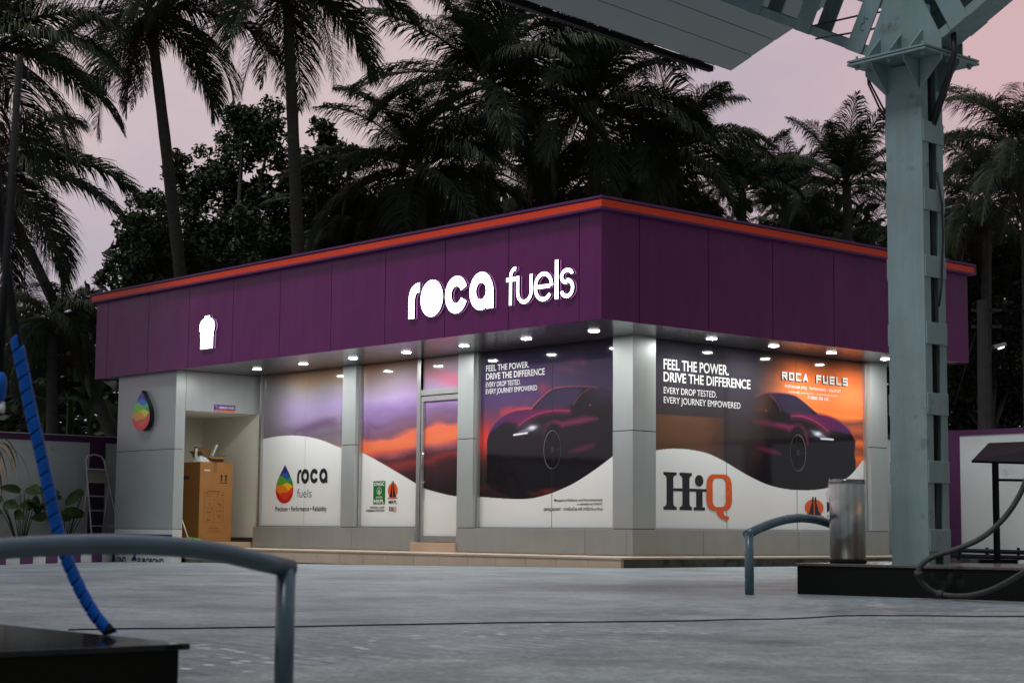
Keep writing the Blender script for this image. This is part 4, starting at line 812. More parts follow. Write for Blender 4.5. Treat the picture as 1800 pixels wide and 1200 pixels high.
# ------------------------------------------------------------------ signs and lamps on the shop
UX, UZ, NY = (1,0,0), (0,0,1), (0,-1,0)
def shop_signs():
    t = thing('illuminated_sign', 'glowing white raised letters spelling roca fuels on the purple fascia', 'sign', (-2.3, -0.06, 3.43))
    zb, H, xa, S = 3.438, 0.50, -3.865, 0.460; F, dp = -0.046, 0.040
    def letter(outs, raw=False):
        mb = MB()
        for o in outs: mb.prism([(x, z) if raw else (xa+x*S, zb+z*H) for x, z in o], (0, F, 0), UX, UZ, NY, dp, 0, 1)
        o = mb.build('letter', [M['lit'], M['black_side'], M['halo']], t)
        for p in o.data.polygons:
            if p.normal.y > 0.9 and abs(p.center.y-(F+dp)) < 1e-4: p.material_index = 2
    letter([[(0, 0), (0.29, 0), (0.29, 0.55), (0.33, 0.66), (0.40, 0.71), (0.54, 0.73), (0.54, 1.0), (0.34, 0.98), (0.15, 0.89), (0.04, 0.74), (0, 0.55)]])
    letter([disc(1.13, 0.5, 0.535, 0.52, 40)])
    letter([ring(2.30, 0.5, 0.52, 0.24, 24, 336, 36)])
    letter([ring(3.44, 0.5, 0.52, 0.235, 60, 300, 34), [(3.70, 0.9503), (3.82, 0.86), (3.93, 0.70), (4.0, 0.5), (4.0, 0.0), (3.70, 0.0), (3.70, 0.0497), (3.5575, 0.2965), (3.64, 0.37), (3.675, 0.5), (3.64, 0.63), (3.5575, 0.7035)]])
    X0, Z0, w = -1.765, 3.438, 0.050
    def sh(dx, out): return [(X0+dx+a, Z0+b) for a, b in out]
    def bar(x0, x1, z0, z1): return [(x0, z0), (x1, z0), (x1, z1), (x0, z1)]
    def arc(cx, cz, rx, rz, a0, a1, n=22): return [(cx+rx*math.cos(R(a0+(a1-a0)*i/n)), cz+rz*math.sin(R(a0+(a1-a0)*i/n))) for i in range(n+1)] + [(cx+(rx-w)*math.cos(R(a1+(a0-a1)*i/n)), cz+(rz-w)*math.sin(R(a1+(a0-a1)*i/n))) for i in range(n+1)]
    letter([sh(0, bar(0.062, 0.062+w, 0, 0.38)), sh(0, arc(0.182, 0.38, 0.12, 0.128, 180, 84)), sh(0, bar(0, 0.0615, 0.318, 0.370)), sh(0, bar(0.0625+w, 0.19, 0.318, 0.370))], True)
    letter([sh(0.205, bar(0, w, 0.16, 0.376)), sh(0.205, arc(0.158, 0.16, 0.158, 0.164, 180, 360)), sh(0.205, bar(0.316-w, 0.316, 0.16, 0.376))], True)
    letter([sh(0.552, arc(0.182, 0.188, 0.182, 0.194, 0, 322, 40)), sh(0.552, bar(0.0565, 0.3075, 0.165, 0.212))], True)
    letter([sh(0.955, bar(0, 0.06, 0, 0.512))], True)
    letter([sh(1.047, arc(0.132, 0.2795, 0.126, 0.104, 18, 270, 24)), sh(1.047, arc(0.132, 0.1237, 0.132, 0.1278, 90, -160, 24))], True)
    b = MB(); hw = [(0.19, 0), (0.19, 0.19), (0.205, 0.215), (0.20, 0.245), (0.19, 0.27), (0.225, 0.305), (0.235, 0.355), (0.225, 0.41), (0.19, 0.46), (0.13, 0.495), (0.075, 0.508), (0.075, 0.545)]
    out = [(-9.235+a, 3.402+z) for a, z in hw]+[(-9.235-a, 3.402+z) for a, z in hw[::-1]]
    b.prism(out, (0, -0.046, 0), UX, UZ, NY, 0.040, 0, 1)
    o = b.build('bottle_sign', [M['lit'], M['black_side'], M['halo']])
    for p in o.data.polygons:
        if p.normal.y > 0.9 and abs(p.center.y+0.006) < 1e-4: p.material_index = 2
    tag(o, 'small glowing white sign shaped like a water bottle, on the purple fascia', 'sign')
    d = thing('drop_sign', 'raised rainbow banded drop emblem on the grey side block', 'sign', (-11.5, 0.1, 2.13))
    n = 60; o = []
    for i in range(n+1):
        tt = i/n; w = float(drop_half(np.array(tt)))*0.60; o.append((-11.455+w, 2.134+0.70*(1-tt)))
    o2 = [(2*-11.455-x, z) for x, z in o[1:-1]][::-1]
    k = MB(); k.prism(o+o2, (0, 0.045, 0), UX, UZ, NY, 0.085, 0); k.build('backing', M['black_side'], d)
    drop_mesh('emblem_face', -11.455, 2.134, 0.70, 0.595, 0.041, d, 1.9)
    s = MB(); bx = -10.45; s.box((bx-0.004, 0.89, 2.477), (bx+0.006, 1.319, 2.587)); s.box((bx-0.003, 0.892, 2.478), (bx+0.0075, 1.317, 2.500), 1)
    put_text(s, 'DRINKING WATER', [(0.985, 2.520), (0.985, 2.560), (1.30, 2.52)], bx+0.0075, 'x', 0.02, 2)
    q = [(bx+0.008, 0.918+0.022*math.cos(R(a)), 2.552+0.018*math.sin(R(a))) for a in range(180, -10, -20)]+[(bx+0.008, 0.94, 2.53)]
    s.tube(q, 0.004, 6, 2); s.lathe([(0.0, 0.0), (0.007, 0.006), (0.0, 0.02)], (bx+0.008, 0.94, 2.508), 8, 2)
    tag(s.build('drinking_water_sign', [M['sign_purple'], M['orange_ink'], M['letter_white']]), 'little purple and orange DRINKING WATER sign above the recess', 'sign')
    pl = MB()
shop_signs()
def downlights():
    pos = [(-9.195+1.3515*i, 0.93) for i in range(7)]+[(-0.571, 2.71+1.327*i) for i in range(4)]
    lab = ['round soffit downlight above the drinking water recess', 'round soffit downlight above the roca drop logo window', 'round soffit downlight over the silver column left of the refinery emblems', 'round soffit downlight above the refinery emblem window left of the door',
           'round soffit downlight over the column right of the glass door', 'round soffit downlight above the left end of the car window slogan', 'round soffit downlight left of the corner column, below the word fuels',
           'round soffit downlight above the large FEEL THE POWER slogan right of the corner', 'round soffit downlight above the middle of the wide window', 'round soffit downlight above the orange sunset and station name', 'round soffit downlight beside the blue grey canopy column, last along the right side']
    for (x, y), l in zip(pos, lab):
        t = thing('downlight', l, 'ceiling light', (x, y, ZS), 'downlights in the soffit')
        b = MB(); b.lathe([(0.0715, -0.002), (0.073, -0.006), (0.086, -0.005), (0.090, 0.0), (0.0715, -0.0005)], (x, y, ZS), 32); b.build('bezel', M['white_gloss'], t)
        d = MB(); d.lathe([(0.0745, -0.0062), (0.0735, -0.013), (0.068, -0.017)], (x, y, ZS), 28); q = [(x+0.0675*math.cos(2*math.pi*k/28), y+0.0675*math.sin(2*math.pi*k/28), ZS-0.0168) for k in range(28)]; d.add(q, [tuple(range(28))[::-1]], 1); d.build('diffuser', [M['lens'], M['led']], t)
downlights()

# ------------------------------------------------------------------ things in and by the recess
def recess_things():
    x0, x1, y0, y1, z0, z1 = -11.50, -10.70, 0.80, 1.46, 0.224, 1.60
    t = thing('appliance_carton', 'tall brown cardboard carton printed with two up arrows, standing in the recess', 'carton', ((x0+x1)/2, (y0+y1)/2, z0))
    b = MB(); b.box((x0, y0, z0), (x1, y1, z1)); b.build('carton_body', M['cardboard'], t, 0.006)
    P = x1+0.0015
    for yc in (1.235, 1.325): b = MB(); b.prism([(yc-0.014, 1.27), (yc+0.014, 1.27), (yc+0.014, 1.35), (yc+0.034, 1.35), (yc, 1.40), (yc-0.034, 1.35), (yc-0.014, 1.35)], (P, 0, 0), (0,1,0), UZ, (1,0,0), 0.001); b.build('arrow_mark', M['print_black'], t)
    b = MB(); b.box((x1, 1.185, 1.238), (P, 1.365, 1.252)); b.build('base_line_mark', M['print_black'], t); b = MB(); b.box((x0+0.25, y0-0.0015, 1.30), (x0+0.45, y0, 1.36)); b.build('side_mark', M['print_black'], t)
    b = MB(); ya, yb, za, zb = 0.90, 1.29, 0.56, 1.08
    for k in range(5): z = za+(zb-za)*k/4; b.box((x1, ya, z-0.003), (P, yb, z+0.003))
    for k in range(3): y = ya+(yb-ya)*k/2; b.box((x1, y-0.003, za), (P, y+0.003, zb))
    rr = random.Random(3)
    for k in range(8):
        cy = ya+(yb-ya)*(0.25+0.5*(k % 2)); cz = za+(zb-za)*(0.125+0.25*(k//2))
        for q in range(7): a, c = cy+rr.uniform(-.07, .05), cz+rr.uniform(-.04, .035); b.box((x1, a, c), (P+0.0002*q, a+rr.uniform(.01, .04), c+rr.uniform(.006, .022)))
    b.box((x1, 0.96, 1.09), (P, 1.22, 1.105)); b.box((x1, 1.0, 0.455), (P, 1.2, 0.472))
    for k in range(3): b.box((x1, 0.97, 0.43-k*0.022), (P, 1.23, 0.436-k*0.022))
    b.build('printed_table', M['print_brown'], t)
    b = MB(); b.box((x1, 1.07, 1.42), (P, 1.135, z1+0.001)); b.box((x0, 1.07, z1), (P, 1.135, z1+0.0015)); b.build('tape', M['tape'], t)
    b = MB(); b.box((x1, 0.885, 1.445), (P, 1.0, 1.468)); b.build('label', M['letter_white'], t)
    # open carton and rubbish on top
    o = thing('open_carton', 'small open cardboard box with flaps raised, lying on the tall carton', 'carton', (-11.05, 1.18, z1))
    b = MB(); a0, a1, c0, c1, h = -11.28, -10.86, 1.02, 1.37, 0.10; zz = z1+0.003
    for p, q in (((a0, c0, zz), (a1, c0+0.006, zz+h)), ((a0, c1-0.006, zz), (a1, c1, zz+h)), ((a0, c0+0.006, zz), (a0+0.006, c1-0.006, zz+h)), ((a1-0.006, c0+0.006, zz), (a1, c1-0.006, zz+h)), ((a0+0.006, c0+0.006, zz), (a1-0.006, c1-0.006, zz+0.006))): b.box(p, q)
    b.build('carton_body', M['cardboard_in'], o)
    for c, ax, ay in (((a0-0.03, (c0+c1)/2, zz+h+0.09), (0.04, 0, 0.09), (0, 0.17, 0)), (((a0+a1)/2, c1+0.07, zz+h+0.02), (0.2, 0, 0), (0, 0.07, 0.02)), ((a1+0.06, (c0+c1)/2+0.02, zz+h-0.02), (0.06, 0, -0.02), (0, 0.17, 0)), (((a0+a1)/2, c0-0.05, zz+h+0.05), (0.2, 0, 0), (0, 0.05, -0.045))):
        f = MB(); n = Vector(ax).cross(Vector(ay)).normalized()*0.003; f.obox(c, ax, ay, n); f.build('flap', M['cardboard_in'], o)
    r = MB(); r.obox((-11.02, 1.27, zz+h+0.12), Vector((0.0, 0.05, 0.10)), Vector((0.03, 0, 0)), Vector((0, 0.01, -0.005))); tag(r.build('white_tube', M['letter_white']), 'white paper roll leaning out of the small open box', 'paper roll')
    bt = thing('plastic_bottle', 'clear plastic bottle with dark cap standing on the tall carton', 'bottle', (-11.05, 0.93, z1))
    b = MB(); b.lathe([(0, 0.001), (0.03, 0.001), (0.034, 0.01), (0.034, 0.15), (0.03, 0.19), (0.014, 0.235), (0.013, 0.255), (0, 0.255)], (-11.05, 0.93, z1), 18); b.build('bottle_body', M['plastic_clear'], bt)
    b = MB(); b.lathe([(0.0145, 0.25), (0.0155, 0.251), (0.0155, 0.275), (0, 0.276)], (-11.05, 0.93, z1), 14); b.build('cap', M['rubber'], bt)
    b = MB(); rr = random.Random(5); n = 14; vs = []
    for i in range(n):
        for j in range(n):
            u, v = i/(n-1), j/(n-1); k = math.sin(u*math.pi)*math.sin(v*math.pi); vs.append((-11.12+0.32*u, 0.84+0.30*v, z1+0.006+k*(0.06+0.09*rr.random())))
    b.add(vs, [(i*n+j, (i+1)*n+j, (i+1)*n+j+1, i*n+j+1) for i in range(n-1) for j in range(n-1)]); tag(b.build('plastic_bag', M['plastic_clear']), 'crumpled clear plastic bag beside the bottle on the tall carton', 'plastic bag')
    b = MB(); n = 16; vs = []
    for i in range(n):
        for j in range(n):
            u, v = i/(n-1), j/(n-1); k = math.sin(u*math.pi)*math.sin(v*math.pi); vs.append((-10.78+0.32*u, 0.36+0.50*v, 0.226+k*(0.02+0.07*rr.random())))
    b.add(vs, [(i*n+j, (i+1)*n+j, (i+1)*n+j+1, i*n+j+1) for i in range(n-1) for j in range(n-1)], 0, True); tag(b.build('green_cloth', M['green_cloth']), 'crumpled lime green cloth on the recess floor', 'cloth')
    b = MB(); b.tube([(-10.50, 0.50, 0.223), (-10.52, 0.345, 0.62)], 0.011, 8); tag(b.build('stick', M['cream']), 'pale stick leaning on the side block by the recess', 'stick')
recess_things()

# ------------------------------------------------------------------ boundary walls, kerb, ladder
def walls():
    t = thing('boundary_wall', 'grey boundary wall with purple coping and pier, left of the shop', 'wall', (-14, -3, -0.2))
    x = -14.0; b = MB(); b.box((x-0.2, -14, -0.4), (x, 12, 2.02)); b.build('wall_face', M['wallpaint'], t)
    b = MB(); b.box((x-0.22, -14, 2.021), (x+0.012, 12, 2.135)); b.build('coping', M['wallpurple'], t); b = MB(); b.box((x-0.22, -14, 2.1355), (x+0.02, 12, 2.15)); b.build('coping_top', M['wallpaint'], t)
    for y in (-3.0, 0.60, 4.2):
        b = MB(); b.box((x, y-0.16, -0.3), (x+0.015, y+0.16, 2.0205)); b.build('pier', M['wallpurple'], t)
    t = thing('boundary_wall', 'grey boundary wall with purple coping and pier, right of the shop behind the canopy column', 'wall', (0, 10, 0))
    y = 10.0; b = MB(); b.box((-14, y, -0.4), (14, y+0.2, 2.12)); b.build('wall_face', M['wallpaint'], t)
    b = MB(); b.box((-14, y-0.012, 2.121), (14, y+0.21, 2.21)); b.build('coping', M['wallpurple'], t)
    for x0, x1 in ((-2.2, -1.50), (3.2, 3.9)):
        b = MB(); b.box((x0, y-0.014, -0.3), (x1, y, 2.1205)); b.build('pier', M['wallpurple'], t)
    # striped kerb of the planting strip
    A = on_z(-160, 1003.5, -0.13); B = on_z(217, 985.5, -0.145); A.z = B.z = 0; d = (B-A); L = d.length; d.normalize(); n = Vector((d.y, -d.x, 0))
    if n.dot(CAM-A) < 0: n = -n
    k = thing('striped_kerb', 'white and purple striped kerb along the planting strip', 'kerb', A)
    b1, b2 = MB(), MB(); w = 0.56; i = 0; s = 0
    while s < L:
        e = min(L, s+w); c = A+d*((s+e)/2); c.z = gz(c.x)+0.02; (b1 if i % 2 == 0 else b2).obox(c-n*0.06, d*((e-s)/2-0.002), n*0.06, Vector((0, 0, 0.14))); s = e; i += 1
    b1.build('white_block', M['kerbwhite'], k); b2.build('purple_block', M['wallpurple'], k)
    p = MB(); q = [A-n*0.12, B-n*0.12, Vector((-12.5, 1.6, 0)), Vector((-14, 1.6, 0)), Vector((-14, -9, 0))]; p.add([(v.x, v.y, gz(v.x)+0.10) for v in q], [tuple(range(len(q)))]); o = p.build('planting_bed', M['soil']); tag(o, kind='structure')
walls()
def ladder():
    X = -13.62; t = thing('step_ladder', 'scuffed aluminium step ladder with arched handrail against the left wall', 'ladder', (X, 0.4, -0.15))
    za, zt = -0.16, 1.80; lo = lambda z: 0.165-0.005*(z-0.3); hi = lambda z: 0.74-0.155*(z-0.31)
    dx = lambda z: X+0.42-(z-za)*0.22
    b = MB(); b.tube([(dx(z), lo(z), z) for z in (za, 0.5, 1.1, 1.55, 1.68)]+[(dx(1.76), lo(1.7)+0.05, 1.755), (dx(1.79), (lo(1.7)+hi(1.7))/2, 1.785), (dx(1.76), hi(1.7)-0.05, 1.755)]+[(dx(z), hi(z), z) for z in (1.68, 1.55, 1.1, 0.5, za)], 0.016, 8); b.build('side_rail', M['ladder'], t)
    for z in (1.02, 0.76, 0.48, 0.20):
        b = MB(); b.obox((dx(z)-0.02, (lo(z)+hi(z))/2, z), (0.035, 0, 0), (0, (hi(z)-lo(z))/2, 0), (0, 0, 0.012)); b.build('step', M['ladder'], t)
    z0, z1 = 1.275, 1.515; b = MB(); b.obox((dx(1.4)+0.0, (lo(1.4)+hi(1.4))/2, (z0+z1)/2), (-0.05, 0, (z1-z0)/2), (0, (hi(1.4)-lo(1.4))/2-0.02, 0), (0.012, 0, 0.004)); pf = b.build('platform', M['ladder_mat'], t)
    b = MB()
    for za_, zb_ in ((z0-0.01, z0+0.012), (z1-0.012, z1+0.01)): b.obox((dx((za_+zb_)/2)+0.004, (lo(1.4)+hi(1.4))/2, (za_+zb_)/2), (0.02, 0, 0), (0, (hi(1.4)-lo(1.4))/2, 0), (0, 0, 0.011))
    b.build('platform_rim', M['letter_white'], t)
    for y in (0.19, 0.62): b = MB(); b.tube([(dx(1.30)-0.03, y, 1.30), (X-0.28, y+0.02, za)], 0.013, 8); b.build('rear_leg', M['ladder'], t)
ladder()

# ------------------------------------------------------------------ forecourt island, canopy column, hoses
ISL_A = R(9)
IC = Vector((7.12, -4.96, 0)); IU = Vector((math.cos(ISL_A), math.sin(ISL_A), 0)); IV = Vector((-math.sin(ISL_A), math.cos(ISL_A), 0)); IH = 0.232
def islands():
    t = thing('pump_island', 'black granite pump island carrying the steel bin and canopy column', 'pump island', IC)
    def ob(mb, u0, u1, v0, v1, z0, z1, mi=0): mb.obox(IC+IU*((u0+u1)/2)+IV*((v0+v1)/2)+Vector((0, 0, (z0+z1)/2)), IU*((u1-u0)/2), IV*((v1-v0)/2), Vector((0, 0, (z1-z0)/2)), mi)
    b = MB(); ob(b, 0.012, 2.40, 0.012, 1.5, 0.0, IH-0.022); ob(b, 2.405, 6.5, 0.012, 1.5, 0.0, IH-0.022); b.build('side_slab', M['granite_side'], t, 0.003)
    b = MB(); ob(b, 0, 6.5, 0, 1.51, IH-0.021, IH); b.build('top_slab', M['granite_top'], t, 0.004)
    C = at(335, 1130, 4.4); h = C.z
    t = thing('pump_island', 'black polished granite island at the lower left with the blue hose on it', 'pump island', (C.x, C.y, 0))
    b = MB(); b.box((C.x-4.5, C.y-3.0, 0), (C.x-0.02, C.y-0.02, h-0.0165)); b.build('side_slab', M['granite_side'], t, 0.003)
    b = MB(); b.box((C.x-4.5, C.y-3.0, h-0.016), (C.x, C.y, h)); b.build('top_slab', M['granite'], t, 0.003)
islands()
def rails():
    t = thing('crash_rail', 'pale blue arched pipe rail behind the steel bin at the island end', 'guard rail', (7.05, -4.8, 0))
    P = [(7.05, -5.40, 0.0), (7.05, -5.40, 0.452)]; A = [(7.05, -5.405+1.25*k/16, 0.452+0.118*math.sin(math.pi*k/16)) for k in range(17)]
    b = MB(); b.tube([P[0], (7.05, -5.405, 0.46)], 0.034, 16); b.build('post', M['rail'], t); b = MB(); b.tube([(7.05, -4.155, 0.46), (7.05, -4.155, 0)], 0.034, 16); b.build('post', M['rail'], t)
    b = MB(); A[0] = (7.05, -5.432, 0.438); A[-1] = (7.05, -4.128, 0.438); b.tube(A, 0.034, 16); b.build('arch', M['rail'], t)
    p0 = at(503, 1000, 4.3); x = p0.x; r = 0.0238
    t = thing('crash_rail', 'blue grey arched pipe rail crossing the lower left corner', 'guard rail', (x, p0.y, 0))
    b = MB(); ztop = on_x(503, 990, x).z; b.tube([(x, p0.y, 0), (x, p0.y, ztop-0.012)], r, 20); b.build('post', M['rail_shaded'], t); b = MB()
    ys = [(513, 1000), (450, 985), (400, 973), (350, 965), (300, 960), (250, 957), (200, 956), (150, 956.5), (100, 958), (50, 960.5), (0, 964)]
    pts = [on_x(px, py, x) for px, py in ys]; 
    y_end = pts[-1].y; ym = pts[6].y; pts += [Vector((x, 2*ym-q.y, q.z)) for q in pts[:6][::-1] if 2*ym-q.y < y_end-0.05]
    yl = pts[-1].y+r; b.tube([(x, yl, pts[-1].z+0.0), (x, yl, 0)], r, 20); b.build('post', M['rail_shaded'], t)
    b = MB(); b.tube(pts, r*0.98, 20); b.build('arch', M['rail_shaded'], t)
rails()
def bin_():
    c = Vector((7.318, -4.57, IH)); 
    t = thing('litter_bin', 'cylindrical brushed steel litter bin lined with a clear bag', 'bin', c)
    b = MB(); r = 0.136; b.lathe([(r-0.006, 0.02), (r, 0.022), (r, 0.60), (r-0.004, 0.605), (r-0.008, 0.60), (r-0.008, 0.05)], c, 48); b.build('bin_body', M['steel'], t)
    b = MB(); b.lathe([(0, 0.001), (r+0.004, 0.001), (r+0.004, 0.022), (r-0.01, 0.024)], c, 40); b.build('base_ring', M['rubber'], t)
    b = MB(); b.lathe([(r+0.001, 0.596), (r+0.004, 0.60), (r+0.004, 0.628), (r-0.004, 0.634), (r-0.02, 0.630)], c, 48); b.build('rim', M['rim_steel'], t)
    rr = random.Random(2); b = MB(); n = 60; rows = [0.602, 0.57, 0.54, 0.51, 0.485, 0.46]; vs = []
    ph = [rr.uniform(0, 6) for _ in range(5)]
    for i, z in enumerate(rows):
        for k in range(n):
            a = 2*math.pi*k/n; w = math.sin(7*a+ph[0])*0.5+math.sin(13*a+ph[1])*0.3+math.sin(23*a+ph[2]+i)*0.3
            dz = (0.02*math.sin(3*a+ph[3])+0.015*w)*i/4; q = r+0.007+(0.012*i if i < 3 else 0.03-0.006*(i-3))*(0.7+0.5*w)*0.6; vs.append((c.x+q*math.cos(a), c.y+q*math.sin(a), c.z+z+dz))
    b.add(vs, [(i*n+k, i*n+(k+1) % n, (i+1)*n+(k+1) % n, (i+1)*n+k) for i in range(len(rows)-1) for k in range(n)], 0, True); o = b.build('bin_liner', M['liner'], t)
M['liner'] = mat('thin_clear_liner', (0.9, 0.9, 0.9), 0.12, var=0.02, bump=0.6, bscale=30)
def liner_mix():
    nt = M['liner'].node_tree; N = nt.nodes.new; K = nt.links.new; b = nt.nodes['Principled BSDF']; out = nt.nodes['Material Output']
    tr = N('ShaderNodeBsdfTransparent'); mx = N('ShaderNodeMixShader'); mx.inputs[0].default_value = 0.20; K(tr.outputs[0], mx.inputs[1]); K(b.outputs[0], mx.inputs[2]); K(mx.outputs[0], out.inputs['Surface'])
liner_mix(); bin_()
def canopy():
    x0, x1, y0, y1 = 7.466, 7.803, -4.218, -3.942; zc = 4.10; cx, cy = (x0+x1)/2, (y0+y1)/2
    t = thing('forecourt_canopy', 'blue grey steel canopy column with branching arms holding a grey roof sheet', 'canopy', (cx, cy, IH))
    b = MB(); tw, fl, th = 0.012, 0.085, 0.012          # two channels, webs to front and back, flanges on the sides
    b.box((x0, y0, IH), (x1, y0+th, zc)); b.box((x0, y1-th, IH), (x1, y1, zc))
    for xa in (x0, x1-th):
        b.box((xa, y0+th, IH), (xa+th, y0+fl, zc)); b.box((xa, y1-fl, IH), (xa+th, y1-th, zc))
    b.build('column', M['canopy_paint'], t)
    for z in (3.475, 2.94, 2.42, 1.903, 1.36, 0.842, 0.325):
        b = MB(); b.box((x1+0.0005, y0+0.004, z), (x1+0.013, y1-0.004, z+0.168)); b.build('batten', M['canopy_paint'], t, 0.003)
        b = MB(); b.box((x0-0.013, y0+0.004, z), (x0-0.0005, y1-0.004, z+0.168)); b.build('batten', M['canopy_paint'], t, 0.003)
    c = 0.365
    for z in (4.125, 4.150): b = MB(); b.box((cx-c, cy-c, z), (cx+c, cy+c, z+0.016)); b.build('cap_plate', M['canopy_paint'], t)
    for (px, py, dx, dy) in ((x0+0.03, y0, 0, -1), (x1-0.006, y0, 0, -1), (x1, y0+0.006, 1, 0), (x1, y1-0.03, 1, 0), (x0, y0+0.03, -1, 0), (x0, y1-0.03, -1, 0), (x0+0.03, y1, 0, 1), (x1-0.03, y1, 0, 1)):
        b = MB(); b.prism([(0, 0.0), (0.20, 0.20), (0.20, 0.235), (0, 0.235)], (px-0.006*abs(dy), py-0.006*abs(dx), 3.889), (dx, dy, 0), UZ, (abs(dy), abs(dx), 0), 0.012); b.build('bracket', M['canopy_paint'], t)
    for k in range(3):
        xs = cx-0.20+0.20*k; b = MB(); b.prism([(0, 0), (0.19, 0), (0.0, 0.19)], (xs-0.006, y0-0.002, 4.1665), (0, -1, 0), UZ, (1, 0, 0), 0.012); b.build('stiffener', M['canopy_paint'], t)
    for k, (a, c_) in enumerate(((-.31, -.31), (0.0, -.31), (.31, -.31), (.31, 0.0), (.31, .31), (-.31, 0.0))):
        b = MB(); b.lathe([(0, -0.030), (0.016, -0.030), (0.018, -0.026), (0.018, -0.014), (0.026, -0.013), (0.026, -0.0005)], (cx+a, cy+c_, 4.125), 6, smooth=False); b.build('nut', M['canopy_paint'], t); b = MB(); b.lathe([(0.024, 0.0415), (0.020, 0.056), (0.010, 0.058), (0.010, 0.078), (0, 0.079)], (cx+a, cy+c_, 4.125), 6, smooth=False); b.build('bolt', M['canopy_paint'], t)
    # gusset plates, front and back
    zt = 4.1665; poly = [(-0.36+cx, zt), (0.36+cx, zt), (0.36+cx, zt+0.09), (0.10+cx, zt+0.62), (-0.10+cx, zt+0.62), (-0.36+cx, zt+0.09)]
    for yy, dd in ((y0, 0.012), (y1, 0.012)):
        b = MB(); b.prism(poly, (0, yy+(0.0 if yy == y0 else 0.0), 0), UX, UZ, NY, dd if yy == y0 else 0.012); b.build('gusset_plate', M['canopy_paint'], t)
    # branching arms: box of chords joined by battens
    s = math.tan(R(27.5)); ca, sa = math.cos(R(27.5)), math.sin(R(27.5))
    for sg in (-1, 1):
        dv = Vector((sg*ca, 0, sa)); nv = Vector((-sg*sa, 0, ca)); O = Vector((cx+sg*0.30, 0, zt+0.055)); Ln = 2.62 if sg < 0 else 2.9; dep = 0.46
        b = MB()
        for ya, yb in ((y0+0.013, y0+0.025), (y1-0.025, y1-0.013)):
            for n0, n1 in ((0.0, 0.075), (dep-0.075, dep)):
                p = O+nv*((n0+n1)/2)+Vector((0, (ya+yb)/2, 0)); st = 0.0 if n0 == 0 else -0.20; b.obox(p+dv*((Ln+st)/2), dv*((Ln-st)/2), nv*((n1-n0)/2), Vector((0, (yb-ya)/2, 0)))
        for n0 in (0.0, dep-0.012):
            p = O+nv*(n0+0.006)+Vector((0, cy, 0)); b.obox(p+dv*(Ln/2), dv*(Ln/2), nv*0.006, Vector((0, (y1-y0)/2-0.026, 0)))
        b.build('arm', M['canopy_paint'], t)
        q = 0.11 if sg < 0 else 0.16; k = 0
        while q < Ln-0.2:
            p = O+dv*(q+0.09)+nv*(dep/2); 
            b = MB(); b.obox(p+Vector((0, y0+0.006, 0)), dv*0.085, nv*(dep/2+0.004), Vector((0, 0.0065, 0))); bt = b.build('batten', M['canopy_paint'], t)
            if sg < 0 and k == 0:
                f = MB(); m = [(-.03,.05),(.02,.05),(-.005,.012),(.02,-.005),(.015,-.045),(-.03,-.05)]; cc = p+Vector((0, y0-0.0035, 0)); f.tube([cc+dv*(a*0.9)+nv*bb for a, bb in m], 0.004, 6); f.build('weld_number', M['canopy_paint'], bt)
            b = MB(); b.obox(p+Vector((0, y1-0.006, 0)), dv*0.085, nv*(dep/2), Vector((0, 0.0065, 0))); b.build('batten', M['canopy_paint'], t)
            q += 0.60; k += 1
    # roof sheet above the left arm, ribs running along Y, falling towards the shop
    xe, ze, sl = 4.448, 4.973, 0.334; yN, yF = -8.5, -2.6; xr = 7.05; ax = Vector((1, 0, sl)).normalized(); nv = Vector((-ax.z, 0, ax.x)); Lr = (xr-xe)/ax.x
    e0 = on_z(1275, 130, ze); e1 = on_z(885, -3, ze); Yd = Vector((e0.x-e1.x, e0.y-e1.y, 0)).normalized(); ly = (yF-yN)/2     # the roof runs a little askew of the shop
    b = MB(); n = int(Lr/0.30)
    for k in range(n+1):
        u0 = k*0.30; u1 = min(Lr, u0+0.288)
        if u1-u0 < 0.05: continue
        p0 = Vector((xe, 0, ze))+ax*((u0+u1)/2)+nv*0.012; b.obox(p0+Vector((0, yF, 0))-Yd*ly, ax*((u1-u0)/2), Yd*(ly-0.006*(k % 2)), nv*0.010)
    p0 = Vector((xe, 0, ze))+ax*(Lr/2)+nv*0.034; b.obox(p0+Vector((0, yF, 0))-Yd*ly, ax*(Lr/2-0.002), Yd*(ly-0.02), nv*0.010)
    b.build('roof_sheet', M['roof_sheet'], t)
    b = MB(); Z1 = Vector((0, 0, 1)); Xd = Vector((Yd.y, -Yd.x, 0)); E0 = Vector((xe, yF, ze))
    b.obox(E0-Xd*0.17-Yd*(ly+0.05)+Z1*0.0275, Xd*0.03, Yd*(ly-0.05), Z1*0.0275); b.obox(E0-Xd*0.078-Yd*(ly+0.05)+Z1*0.064, Xd*0.057, Yd*(ly-0.05), Z1*0.004)
    q = 0.3
    while q < 2*ly-0.3: b.obox(E0-Xd*0.085-Yd*q+Z1*0.09, Xd*0.105, Yd*0.025, Z1*0.02); q += 0.75
    b.build('eave_angle', M['black_metal'], t)
    b = MB()
    for k in range(5): b.tube([(x1-0.045-0.012*k, cy-0.05+0.024*k, IH), (x1-0.05-0.02*(k % 2), cy-0.045+0.026*k, 1.3), (x1-0.04-0.02*(k % 3), cy-0.05+0.024*k, 2.6), (x1-0.045, cy-0.04+0.018*k, zc)], 0.0135, 6)  # cables inside the column, extra ones added to darken the gap
    b.tube([(x1-0.02, cy, 3.60), (x1+0.05, cy-0.01, 3.74), (x1+0.20, cy-0.05, 3.98), (x1+0.27, cy-0.08, 4.12), (x1+0.25, cy-0.06, 4.32)], 0.022, 8); b.tube([(x1-0.02, cy+0.03, 3.58), (x1+0.12, cy, 3.84), (x1+0.24, cy-0.04, 4.05), (x1+0.24, cy-0.03, 4.30)], 0.014, 8)
